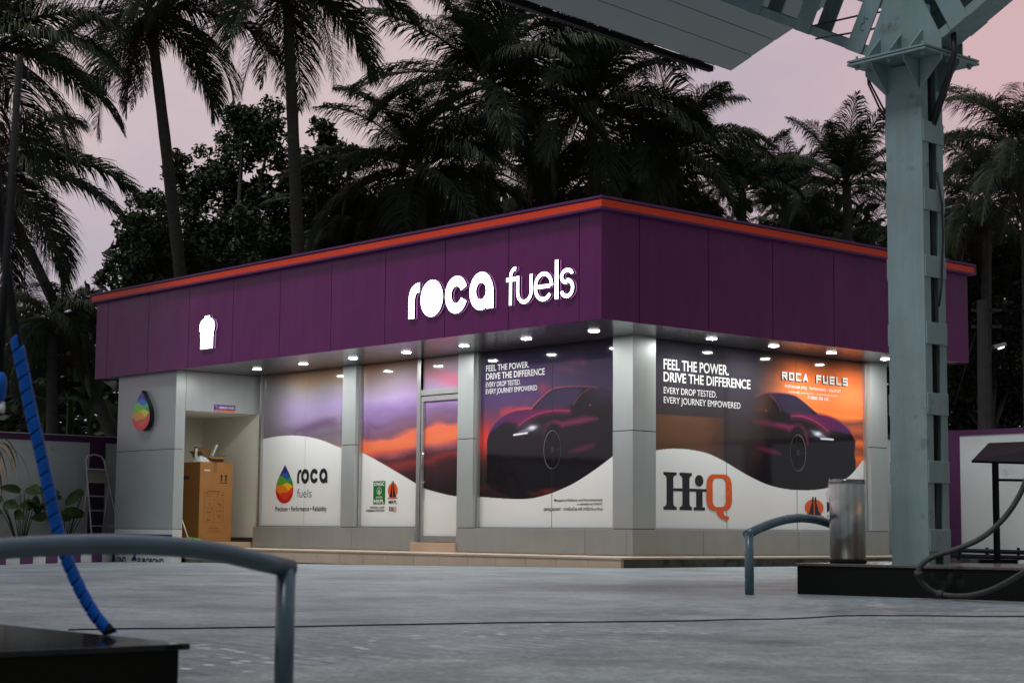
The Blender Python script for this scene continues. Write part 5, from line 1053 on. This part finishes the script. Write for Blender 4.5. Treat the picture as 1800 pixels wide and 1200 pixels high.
    b.tube([(x0-0.02, cy, 3.66), (x0-0.12, cy-0.03, 3.86), (x0-0.20, cy-0.06, 4.04), (x0-0.24, cy-0.08, 4.20)], 0.008, 6); b.tube([(x0-0.02, cy, 3.60), (x0-0.14, cy-0.03, 3.84), (x0-0.22, cy-0.06, 4.04), (x0-0.22, cy-0.08, 4.20)], 0.008, 6)
    b.tube([(x1+0.016, cy+0.03, 3.25), (x1+0.03, cy+0.07, 3.0), (x1+0.02, cy+0.09, 2.75), (x1+0.018, cy+0.06, 2.35), (x1+0.02, cy+0.02, 2.20)], 0.009, 6)
    b.tube([(x0-0.9, cy-0.12, 4.62), (x0-0.2, cy-0.12, 4.60), (x0+0.15, cy-0.12, 4.56)], 0.008, 6); b.tube([(x0-0.7, cy-0.12, 4.50), (x0-0.15, cy-0.12, 4.46), (x0+0.15, cy-0.12, 4.48)], 0.008, 6)
    b.build('cable', M['canopy_dark'], t)
canopy()
def hoses():
    # thick grey hose looping over the island edge
    P = [(1830, 770), (1812, 820), (1793, 868), (1765, 910), (1725, 945), (1680, 965), (1645, 976), (1622, 990), (1614, 1008), (1624, 1027), (1645, 1041), (1672, 1046.5), (1705, 1046), (1740, 1037), (1775, 1020), (1812, 996), (1850, 960)]
    pts = [at(x, y, 12.35 if x < 1660 or i < 6 else 12.35-1.05*min(1, (x-1660)/150)) for i, (x, y) in enumerate(P)]
    def cr(p, n=6):
        o = []
        for i in range(len(p)-1):
            a, b, c, d = p[max(i-1, 0)], p[i], p[i+1], p[min(i+2, len(p)-1)]
            for k in range(n):
                t = k/n; o.append(0.5*((2*b)+(c-a)*t+(2*a-5*b+4*c-d)*t*t+(3*b-a-3*c+d)*t**3))
        return o+[p[-1]]
    globals()['cr'] = cr
    for p in pts: p.z = max(p.z, 0.024)
    t = thing('rubber_hose', 'dusty grey rubber hose hanging in a loop over the right island', 'hose', (pts[11].x, pts[11].y, 0))
    s = cr(pts); b = MB(); b.tube(s, 0.0195, 12); b.build('hose_tube', M['greyhose'], t)
    for i in (48, 62):
        b = MB(); d = (s[i+1]-s[i-1]).normalized(); b.tube([s[i]-d*0.02, s[i]+d*0.02], 0.029, 12); b.build('hose_clip', M['greyhose'], t)
    # blue spiral guarded hose
    P = [(-12, 280), (2, 400), (15, 500), (30, 600), (42, 660), (55, 725), (70, 790), (86, 860), (100, 925), (113, 970), (130, 1012), (150, 1052), (170, 1084), (192, 1109)]
    pts = [at(x, y, 4.66) for x, y in P]; h = at(335, 1130, 4.4).z; pts[-1].z = h+0.012
    t = thing('spiral_hose', 'bright blue spiral wrapped hose hanging to the black island at lower left', 'hose', pts[-1])
    s = cr(pts, 10); b = MB(); b.tube(s, 0.0135, 10); b.build('hose_tube', M['rubber'], t)
    a = 30; L = s[a:]; cum = [0]
    for i in range(1, len(L)): cum.append(cum[-1]+(L[i]-L[i-1]).length)
    def pos(q):
        i = 0
        while i < len(cum)-2 and cum[i+1] < q: i += 1
        return L[i].lerp(L[i+1], min(1, max(0, (q-cum[i])/(cum[i+1]-cum[i]+1e-9))))
    b = MB(); pitch, hw, R0 = 0.0375, 0.01775, 0.0170; q = 0; k = 0; seg = 20; rings = []
    tot = cum[-1]; n = int(tot/pitch*seg)
    for i in range(n):
        q = i*pitch/seg; ph = 2*math.pi*i/seg; p = pos(q); d = (pos(min(tot, q+0.01))-pos(max(0, q-0.01))).normalized()
        a_ = d.cross(Vector((0.3, 1, 0))).normalized(); c_ = d.cross(a_); rad = a_*math.cos(ph)+c_*math.sin(ph); rings.append((p, d, rad))
    vs = []; fs = []
    for p, d, rad in rings: vs += [p+rad*(R0-0.004)-d*hw, p+rad*R0-d*(hw-0.003), p+rad*R0+d*(hw-0.003), p+rad*(R0-0.004)+d*hw]
    for i in range(len(rings)-1):
        for k in range(3): fs.append((i*4+k, i*4+k+1, (i+1)*4+k+1, (i+1)*4+k))
    b.add(vs, fs, 0, False); b.build('spiral_guard', M['blue'], t)
    # nozzle cover of the next hose, at the left edge
    c = at(-2, 685, 4.5); t = thing('nozzle_guard', 'blue nozzle cover with white tip hanging at the left edge', 'fuel nozzle', c)
    b = MB(); b.lathe([(0.0, 0.046), (0.010, 0.045), (0.018, 0.034), (0.020, 0.012), (0.0175, -0.016), (0.012, -0.034), (0.007, -0.042), (0, -0.043)], c, 18); b.build('guard', M['blue'], t)
    c2 = c+Vector((0, 0, -0.045)); b = MB(); b.lathe([(0, 0.014), (0.008, 0.014), (0.010, 0.0), (0.008, -0.014), (0, -0.015)], c2+RT*0.008, 14); b.build('tip', M['letter_white'], t)
    b = MB(); b.tube([c+Vector((0, 0, 0.04)), c+Vector((-0.03, 0.02, 0.30)), c+Vector((-0.06, 0.05, 0.9))], 0.010, 8); b.build('hose_tube', M['rubber'], t)
    # black cable across the forecourt
    P = [(120, 1106), (230, 1104), (330, 1103.5), (430, 1102), (520, 1100.5), (640, 1098), (760, 1096), (860, 1094), (960, 1093), (1080, 1092), (1200, 1090.5), (1290, 1088), (1370, 1087), (1430, 1084.5), (1480, 1081.5), (1560, 1081), (1640, 1081.5), (1720, 1082.5), (1830, 1082.5)]
    b = MB(); rr = random.Random(4); pts = [on_z(x, y, 0.006) for x, y in P]; b.tube(cr(pts, 6), 0.0040, 6); tag(b.build('power_cable', M['rubber']), 'thin black cable lying across the forecourt paving', 'cable')
hoses()
def stand():
    d = 14.0; t = thing('display_stand', 'black metal stand with a tilted dark panel, right of the canopy column', 'stand', at(1752, 990, d))
    def P(x, y, dd=0): return at(x, y, d+dd)
    b = MB(); q = [P(1708, 809, -0.25), P(1905, 815, -0.25), P(1905, 772, 0.25), P(1738, 778, 0.25)]; n = (q[1]-q[0]).cross(q[3]-q[0]).normalized()*0.018
    b.add(q+[v-n for v in q], [(0,1,2,3), (7,6,5,4), (0,4,5,1), (1,5,6,2), (2,6,7,3), (3,7,4,0)]); b.build('tilted_panel', M['black_metal'], t)
    b = MB(); b.bar(P(1775, 811, 0.0), P(1905, 815, 0.0), 0.05, 0.03); b.build('tray', M['black_metal'], t)
    for px in (1751, 1868):
        z = on_z(px, 990, IH+0.001); f = P(px, 0, 0); lo = P(px+2, 988); hi = P(px-2, 800)
        b = MB(); b.bar(lo, hi, 0.038, 0.038, (1, 0, 0)); b.build('leg', M['black_metal'], t)
        b = MB(); e = Vector((0.5, -0.85, 0)).normalized(); c = lo.copy(); c.z = IH+0.016; b.obox(c, RT*0.15, Vector((0,0,1))*0.014, FW*0.03); b.build('foot', M['black_metal'], t)
    b = MB(); b.bar(P(1753, 843), P(1868, 845), 0.02, 0.02); b.build('crossbar', M['black_metal'], t)
    # low black pipe rails on the paving behind
    t = thing('low_pipe_rack', 'low black pipes lying along the foot of the right wall', 'pipes', on_z(1740, 977, 0.1))
    for i, (ya, yb) in enumerate(((966, 971), (976, 980))):
        b = MB(); b.tube([at(1668, ya, 24.0), at(1740, (ya+yb)/2, 23.6), at(1860, yb+1, 23.0)], 0.03, 8); b.build('pipe', M['black_metal'], t)
    for px in (1685, 1735, 1790): b = MB(); b.bar(at(px, 962, 23.7), at(px, 984, 23.7), 0.03, 0.03, (1, 0, 0)); b.build('upright', M['black_metal'], t)
stand()
def pole():
    d = 33.0; top = at(1728, 528, d); t = thing('utility_pole', 'dark concrete utility pole with a small lit lamp beyond the right wall', 'pole', (top.x, top.y, 0))
    b = MB(); b.tube([(top.x, top.y, gz(top.x)), (top.x, top.y, top.z)], [0.17, 0.12], 10, smooth=False); b.build('shaft', M['concrete_pole'], t)
    for py in (545, 574): b = MB(); b.bar(at(1708, py, d), at(1760, py, d), 0.05, 0.06); b.build('crossarm', M['concrete_pole'], t)
    l = at(1757, 607, d-0.2); b = MB(); b.tube([at(1730, 618, d), at(1748, 609, d-0.1), l], 0.025, 8); b.build('lamp_arm', M['alu'], t)
    b = MB(); b.obox(l, RT*0.11+Vector((0, 0, 0.03)), FW*0.06, Vector((0, 0, 0.03))-RT*0.01); lh = b.build('lamp_head', M['alu'], t)
    b = MB(); b.obox(l-Vector((0, 0, 0.045))+RT*0.03, RT*0.05+Vector((0, 0, 0.018)), FW*0.04, Vector((0, 0, 0.012))); b.build('lamp_glass', M['lamp_on'], lh)
    b = MB()
    for a, c in (((1726, 545), (1850, 548)), ((1728, 574), (1850, 586)), ((1722, 560), (1655, 790)), ((1722, 572), (1690, 560))): b.tube([at(*a, d), at(*c, d)], 0.012, 5)
    for px, py in ((1712, 541), (1752, 541), (1714, 570), (1752, 571)): b.lathe([(0, 0), (0.04, 0.0), (0.03, 0.06), (0.04, 0.08), (0, 0.10)], at(px, py, d), 8)
    b.build('wire', M['rubber'], t)
pole()

# ------------------------------------------------------------------ palms
def frond(mb, rr, L, e0, droop, az, npair, lmax, mi=0, twist=0.0):
    seg = 14; pts = [Vector((0, 0, 0))]; dirs = []
    for i in range(seg):
        e = R(e0-droop*((i+0.5)/seg)**1.25); d = Vector((math.cos(e), 0, math.sin(e))); dirs.append(d); pts.append(pts[-1]+d*(L/seg))
    Rz = Matrix.Rotation(az, 3, 'Z'); sway = rr.uniform(-0.18, 0.18)
    def P(v): 
        v = Vector((v.x, v.y+sway*v.x*v.x/max(L, 0.1), v.z)); return Rz @ v
    vs = []; fs = []
    w0 = 0.010*L
    for i, p in enumerate(pts):           # rachis, a flattened strip with a keel
        w = w0*(1-0.85*i/seg); d = dirs[min(i, seg-1)]; n = Vector((-d.z, 0, d.x)); vs += [P(p+Vector((0, w, 0))), P(p-n*w*1.2), P(p-Vector((0, w, 0)))]
    for i in range(seg):
        for k in range(3): fs.append((i*3+k, i*3+(k+1) % 3, (i+1)*3+(k+1) % 3, (i+1)*3+k))
    for j in range(npair):
        s = 0.10+0.90*(j+rr.uniform(-.3, .3))/npair; s = min(max(s, 0.08), 0.995); f = s*seg; i = min(int(f), seg-1); p = pts[i].lerp(pts[i+1], f-i); d = dirs[i]; n = Vector((-d.z, 0, d.x))
        prof = (0.35+0.65*math.sin(math.pi*min(1, 0.10+0.95*s)**0.9)) if s < 0.9 else 0.62*(1.25-s)
        for sd_ in (-1, 1):
            if rr.random() < 0.035: continue
            l = lmax*prof*rr.uniform(0.86, 1.1); fa = R(36+28*s+rr.uniform(-11, 11)); side = Vector((0, sd_, 0))
            a = (side*math.cos(fa)+d*math.sin(fa)+n*(0.28+rr.uniform(-.12, .12))+side*0).normalized()
            b = (a+Vector((0, 0, -0.42-0.40*rr.random()))).normalized(); c = (a+Vector((0, 0, -1.05-0.9*rr.random()))).normalized()
            wd = 0.0044*L*(1+0.25*rr.random())*rr.uniform(0.8, 1.15); wv = d*wd+n*wd*0.35*sd_; q0, q1 = p, p+a*l*0.4; q2 = q1+b*l*0.35; q3 = q2+c*l*0.30; o = len(vs)
            vs += [P(q0-wv*.5), P(q0+wv*.5), P(q1-wv), P(q1+wv), P(q2-wv*.75), P(q2+wv*.75), P(q3)]; fs += [(o, o+1, o+3, o+2), (o+2, o+3, o+5, o+4), (o+4, o+5, o+6)]
    mb.add(vs, fs, mi)
def crown_mesh(seed, L, n, style, npair=46):
    rr = random.Random(seed); mb = MB(); ga = 2.399963
    for k in range(n):
        t = k/(n-1); az = k*ga+rr.uniform(-.25, .25)
        if style == 'up': e0 = 88-92*t**1.1+rr.uniform(-7, 7); dr = 26+52*t
        elif style == 'tall': e0 = 84-134*t**1.15+rr.uniform(-8, 8); dr = 44+46*t*(1.25-t)
        elif style == 'hang': e0 = 60-108*t**0.85+rr.uniform(-8, 8); dr = 62+22*(1-t)
        else: e0 = 80-112*t**0.95+rr.uniform(-8, 8); dr = 52+34*t*(1.3-t)
        l = L*rr.uniform(0.86, 1.08)*(0.72 if t < 0.12 else 1.0); frond(mb, rr, l, e0, dr, az, npair, 0.34*L*rr.uniform(0.9, 1.05))
    if style not in ('up', 'tall'):
        for k in range(4 if style == 'full' else 5): frond(mb, rr, L*0.8, -48-rr.uniform(0, 24), 22, rr.uniform(0, 6.28), int(npair*0.7), 0.22*L, 1)
    for k in range(9):
        a = rr.uniform(0, 6.28); mb.lathe([(0, -0.10), (0.07, -0.06), (0.09, 0), (0.06, 0.07), (0, 0.10)], (0.22*math.cos(a), 0.22*math.sin(a), -0.28-rr.uniform(0, .25)), 8)
    me = mb.build('crown', [M['palm'], M['palm_dry']]); d = me.data; bpy.data.objects.remove(me); return d
CROWNS = {'full_a': crown_mesh(11, 3.3, 24, 'full', 140), 'full_b': crown_mesh(23, 3.2, 23, 'full', 136), 'hang': crown_mesh(31, 3.2, 23, 'hang', 136), 'up': crown_mesh(47, 2.3, 22, 'up', 110), 'mid': crown_mesh(59, 2.7, 25, 'full', 112), 'tall': crown_mesh(71, 3.3, 25, 'tall', 140)}
def palm(px, py, depth, kind, base, sc_, rot, label, r0=0.15, swell=1.3):
    top = at(px, py, depth); b0 = at(base, 760, depth+0.4); b0.z = gz(b0.x)
    t = thing('coconut_palm', label, 'palm tree', b0, 'coconut palms behind the shop')
    mb = MB(); n = 22; pts = []; rs = []; rr = random.Random(int(px*7+py)); mid = b0.lerp(top, 0.5)+RT*((b0-top).dot(RT)*0.10)
    for i in range(n+1):
        s = i/n; p = b0*(1-s)**2+mid*2*s*(1-s)+top*s*s; pts.append(p); rs.append(r0*(1.0-0.38*s)*(1+0.05*(i % 2))*(swell if i == 0 else 1))
    mb.tube(pts, rs, 12); mb.build('trunk', M['bark'], t)
    c = bpy.data.objects.new('crown', CROWNS[kind]); COL.objects.link(c); c.parent = t; c.matrix_parent_inverse = parent_inv(t); c.location = top; c.rotation_euler = (0, 0, rot); c.scale = (sc_, sc_, sc_)
for a in [
    (-40, 85, 30, 'full_a', -75, 0.88, 0.4, 'tall palm cut by the left edge, its fronds reaching down beside the leaning trunk'),
    (-20, 300, 37, 'hang', 285, 1.12, 2.1, 'drooping palm at the left edge whose trunk leans right behind the shop corner'),
    (262, 18, 33, 'full_b', 372, 0.84, 1.2, 'tall palm with a slim leaning trunk, left of the leafy tree'),
    (503, -42, 33, 'full_a', 548, 0.90, 3.5, 'tallest palm, with an upright ringed trunk rising through the leafy tree top'),
    (862, 150, 36, 'tall', 866, 1.0, 0.2, 'big dark palm behind the roca fuels sign, left of the canopy roof edge'),
    (1040, 178, 37, 'tall', 1060, 0.95, 3.4, 'big dark palm just below the canopy eave'),
    (738, 300, 35, 'mid', 760, 1.06, 2.6, 'lower palm with spread fronds left of the big dark palm'),
    (1178, 262, 38, 'mid', 1200, 1.0, 4.3, 'palm with arched fronds below the tip of the canopy roof'),
    (1305, 338, 40, 'up', 1300, 0.82, 0.9, 'small upright palm above the orange strip, right of the arched palm'),
    (1380, 352, 42, 'up', 1385, 0.80, 2.2, 'smallest upright palm midway between the arched palm and the canopy column'),
    (1488, 325, 40, 'up', 1500, 0.96, 4.4, 'upright palm with feathery top, just left of the canopy column'),
    (1802, 262, 33, 'mid', 1810, 0.9, 0.6, 'palm cut by the right edge, high beside the canopy column'),
    (1735, 352, 36, 'mid', 1725, 0.85, 3.1, 'lower palm right of the canopy column, behind the utility pole'),
    (92, 560, 34, 'hang', 100, 0.62, 1.0, 'small drooping palm behind the left wall under the taller palms'),
    (645, 400, 37, 'mid', 640, 0.85, 5.5, 'low palm between the leafy tree and the spread fronds, behind the roof edge'),
    (955, 350, 40, 'mid', 960, 1.05, 1.9, 'low palm between the two big dark palms, behind the roof corner'),
    (1120, 350, 40, 'mid', 1120, 1.0, 0.1, 'low palm right of the roof corner, below the canopy eave'),
    (1430, 435, 44, 'up', 1430, 0.9, 5.1, 'dark low palm beside the right fascia, left of the canopy column'),
    (1610, 430, 42, 'mid', 1610, 0.9, 2.9, 'dark palm half hidden by the canopy column')]: palm(*a)

# ------------------------------------------------------------------ leafy trees, woods, plants
def leaf_cloud(mb, rr, c, rad, n, size, squash=0.85, mi=0):
    for _ in range(n):
        v = Vector((rr.gauss(0, 1), rr.gauss(0, 1), rr.gauss(0, 1))).normalized(); q = rad*(rr.random()**0.45); p = c+Vector((v.x*q, v.y*q, v.z*q*squash))
        a = Vector((rr.gauss(0, 1), rr.gauss(0, 1), rr.gauss(0, 0.6)-0.25)).normalized(); b = a.cross(Vector((rr.gauss(0, 1), rr.gauss(0, 1), rr.gauss(0, 1)))).normalized(); s = size*rr.uniform(0.6, 1.3)
        mb.add([p-a*s*0.5, p+b*s*0.22, p+a*s*0.5, p-b*s*0.22], [(0, 1, 2, 3)], mi)
def leafy_tree(name, label, blobs, depth, dens, size, seed, m='leaf', cat='tree', group=None, trunk=True):
    rr = random.Random(seed); cs = [(at(x, y, depth+rr.uniform(-.8, .8)), r*depth/FPX) for x, y, r in blobs]
    low = min(cs, key=lambda q: q[0].z); ctr = sum((q[0] for q in cs), Vector())/len(cs); base = Vector((ctr.x, ctr.y, gz(ctr.x)))
    t = thing(name, label, cat, base, group); mb = MB()
    for c, r in cs:
        k = max(5, int(9*r*r)+5)
        for _ in range(k):               # twig clumps inside each bough
            v = Vector((rr.gauss(0, 1), rr.gauss(0, 1), rr.gauss(0, 1))).normalized()*r*(0.45+0.6*rr.random()); cr_ = rr.uniform(0.16, 0.36)*min(1.2, r+0.3)
            leaf_cloud(mb, rr, c+v*0.95, cr_, int(dens*cr_*cr_*9)+8, size)
        leaf_cloud(mb, rr, c, r*0.8, int(dens*r*r*1.6), size*1.6)
    mb.build('crown', M[m], t)
    if trunk:
        w = MB(); fork = base.lerp(ctr, 0.55); w.tube([base, base.lerp(fork, 0.5)+RT*0.05, fork], [0.22, 0.18, 0.14], 10)
        for c, r in cs[:7]: w.tube([fork, fork.lerp(c, 0.5)+Vector((0, 0, 0.15)), c], [0.09, 0.06, 0.02], 6)
        w.build('trunk', M['bark'], t)
leafy_tree('leafy_tree', 'tall broad leaved tree with a domed crown between the two slim palm trunks', [(430, 205, 36), (425, 245, 56), (392, 300, 68), (475, 235, 50), (335, 345, 62), (312, 290, 26), (425, 375, 90), (500, 330, 78), (350, 430, 70), (480, 430, 80)], 38, 300, 0.115, 1)
leafy_tree('leafy_tree', 'broad leaved tree right of the tallest palm trunk, above the roof edge', [(568, 235, 36), (598, 285, 48), (550, 290, 55), (615, 270, 22), (575, 370, 80), (640, 380, 55), (560, 430, 70)], 37, 300, 0.115, 2)
leafy_tree('leafy_tree', 'lower dark broad leaved tree rising over the left end of the roof', [(262, 392, 50), (228, 385, 26), (285, 450, 66), (225, 462, 42), (335, 450, 62), (190, 490, 24), (250, 500, 50), (262, 350, 24)], 35.5, 300, 0.11, 3)
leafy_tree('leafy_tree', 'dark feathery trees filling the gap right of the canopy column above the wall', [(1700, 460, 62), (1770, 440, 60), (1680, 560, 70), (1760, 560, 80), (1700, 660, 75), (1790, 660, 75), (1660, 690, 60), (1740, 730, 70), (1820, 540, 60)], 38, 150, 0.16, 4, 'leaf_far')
bpy.data.objects['leafy_tree.003']['label'] = 'dark broad leaved tree filling the gap right of the canopy column above the wall'
def woods():
    rr = random.Random(8); mb = MB()
    for px in range(-80, 1900, 26):
        top = 560 if px < 215 else (430 if px < 640 else (352 if px < 1250 else (400 if px < 1600 else 420)))
        top += 24*math.sin(px*0.021)+18*math.sin(px*0.057+1)
        y = top
        while y < 800:
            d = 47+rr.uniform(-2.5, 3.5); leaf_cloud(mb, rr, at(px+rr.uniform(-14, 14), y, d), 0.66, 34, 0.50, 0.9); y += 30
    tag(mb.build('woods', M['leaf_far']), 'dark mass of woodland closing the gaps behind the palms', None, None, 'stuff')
woods()
def blade(mb, base, d, L, w, droop, mi=0, seg=6, fold=0.25, tear=None, rr=None, up=(0, 0, 1)):
    d = Vector(d).normalized(); side = d.cross(Vector(up)); side = side.normalized() if side.length > 1e-3 else Vector((1, 0, 0)); p = Vector(base); o = len(mb.v); vs = []; fs = []
    for i in range(seg+1):
        s = i/seg; ww = w*(math.sin(math.pi*min(1, 0.06+0.94*s)**0.75))**0.8*0.5 if i < seg else 0.004; n = side.cross(d).normalized()
        k = ww*(1+(rr.uniform(-.12, .12) if rr else 0)); vs += [p-side*k+n*k*fold, p, p+side*k+n*k*fold]
        d = (d+Vector((0, 0, -droop/seg))).normalized(); p = p+d*(L/seg)
    for i in range(seg):
        for k in (0, 1): fs.append((i*3+k, i*3+k+1, (i+1)*3+k+1, (i+1)*3+k))
    mb.add(vs, fs, mi)
def banana(px, py, depth, h, seed, label):
    rr = random.Random(seed); b = at(px, 800, depth); b.z = gz(b.x); top = at(px, py, depth); t = thing('banana_plant', label, 'plant', b, 'banana plants behind the left wall')
    mb = MB()
    for k in range(9): a = k*2.4+rr.uniform(-.3, .3); e = rr.uniform(0.5, 1.5); blade(mb, top-Vector((0, 0, 0.15)), (math.cos(a), math.sin(a), e), rr.uniform(1.2, 1.9)*h, rr.uniform(.38, .52)*h, rr.uniform(1.2, 2.1), 0, 9, 0.22, None, rr)
    mb.build('leaves', M['banana'], t); s = MB(); s.tube([b, b.lerp(top, 0.5), top], [0.12, 0.10, 0.05], 10); s.build('stem', M['shrub'], t)
banana(160, 705, 38, 1.15, 1, 'broad leaved banana plant against the left end of the shop, behind the wall')
banana(80, 700, 38, 1.1, 2, 'darker banana plant behind the left wall, left of the one touching the shop')
banana(125, 635, 39, 1.1, 5, 'taller banana plant under the small drooping palm')
def wall_plants():
    rr = random.Random(6); X = -13.45
    for (px, top, n, L, w, lab) in ((38, 868, 5, 0.36, 0.17, 'leafy plant with big oval leaves left of the blue hose by the wall'), (112, 872, 6, 0.36, 0.17, 'leafy plant with big oval leaves between the blue hose and the ladder')):
        b = on_x(px, 945, X); b.z = gz(X)+0.1; t = thing('leafy_plant', lab, 'plant', b, 'leafy plants in the strip by the left wall'); mb = MB(); s = MB()
        for k in range(n+9):
            tip = on_x(px+rr.uniform(-42, 40), top+rr.uniform(-12, 42), X+rr.uniform(0, .3)); s.tube([b, b.lerp(tip, 0.6)+Vector((0, 0, 0.06)), tip], [0.012, 0.009, 0.005], 6)
            a = rr.uniform(-1.2, 1.2); dd = RT*math.copysign(rr.uniform(.4, 1), rr.uniform(-1, 1))-FW*rr.uniform(.1, .7)+Vector((0, 0, rr.uniform(-.1, .7))); blade(mb, tip, dd, L*rr.uniform(.75, 1.15), w*rr.uniform(.8, 1.2), 0.7, 0, 6, 0.12, None, None, Vector((rr.uniform(-.3, .3), rr.uniform(-.3, .3), 0.5))-FW)
        mb.build('leaves', M['shrub'], t); s.build('stems', M['shrub'], t)
    for px, lab in ((28, 'low strap leaved shrub at the wall foot, leftmost of the three'), (66, 'low strap leaved shrub at the wall foot, middle of the three'), (112, 'low strap leaved shrub at the wall foot, nearest the ladder')):
        b = on_x(px, 948, X+0.35); b.z = gz(X)+0.1; mb = MB()
        for k in range(46): a = rr.uniform(0, 6.28); blade(mb, b+Vector((rr.uniform(-.16, .16), rr.uniform(-.16, .16), 0)), (math.cos(a)*.6, math.sin(a)*.6, 1.0), rr.uniform(.3, .52), .035, rr.uniform(.2, 1.2), 0, 4)
        tag(mb.build('strap_leaf_shrub', M['shrub']), lab, 'plant', 'low shrubs in the strip by the left wall')
    mb = MB(); b = at(-22, 800, 27)
    for k in range(34): a = rr.uniform(0, 6.28); blade(mb, b+Vector((rr.uniform(-.1, .1), rr.uniform(-.1, .1), rr.uniform(-.1, .3))), (math.cos(a)*.8, math.sin(a)*.8, rr.uniform(.0, .8)), rr.uniform(.5, .95), .045, rr.uniform(1.8, 3.4), 0, 7)
    t = thing('dry_grass_plant', 'tall plant with drooping straw coloured leaves at the left edge by the wall', 'plant', (b.x, b.y, gz(b.x))); mb.build('leaves', M['straw'], t); s = MB(); s.tube([(b.x, b.y, gz(b.x)), b+Vector((0, 0, .2))], [0.03, 0.02], 8); s.build('stem', M['straw'], t)
wall_plants()
bpy.context.view_layer.update()
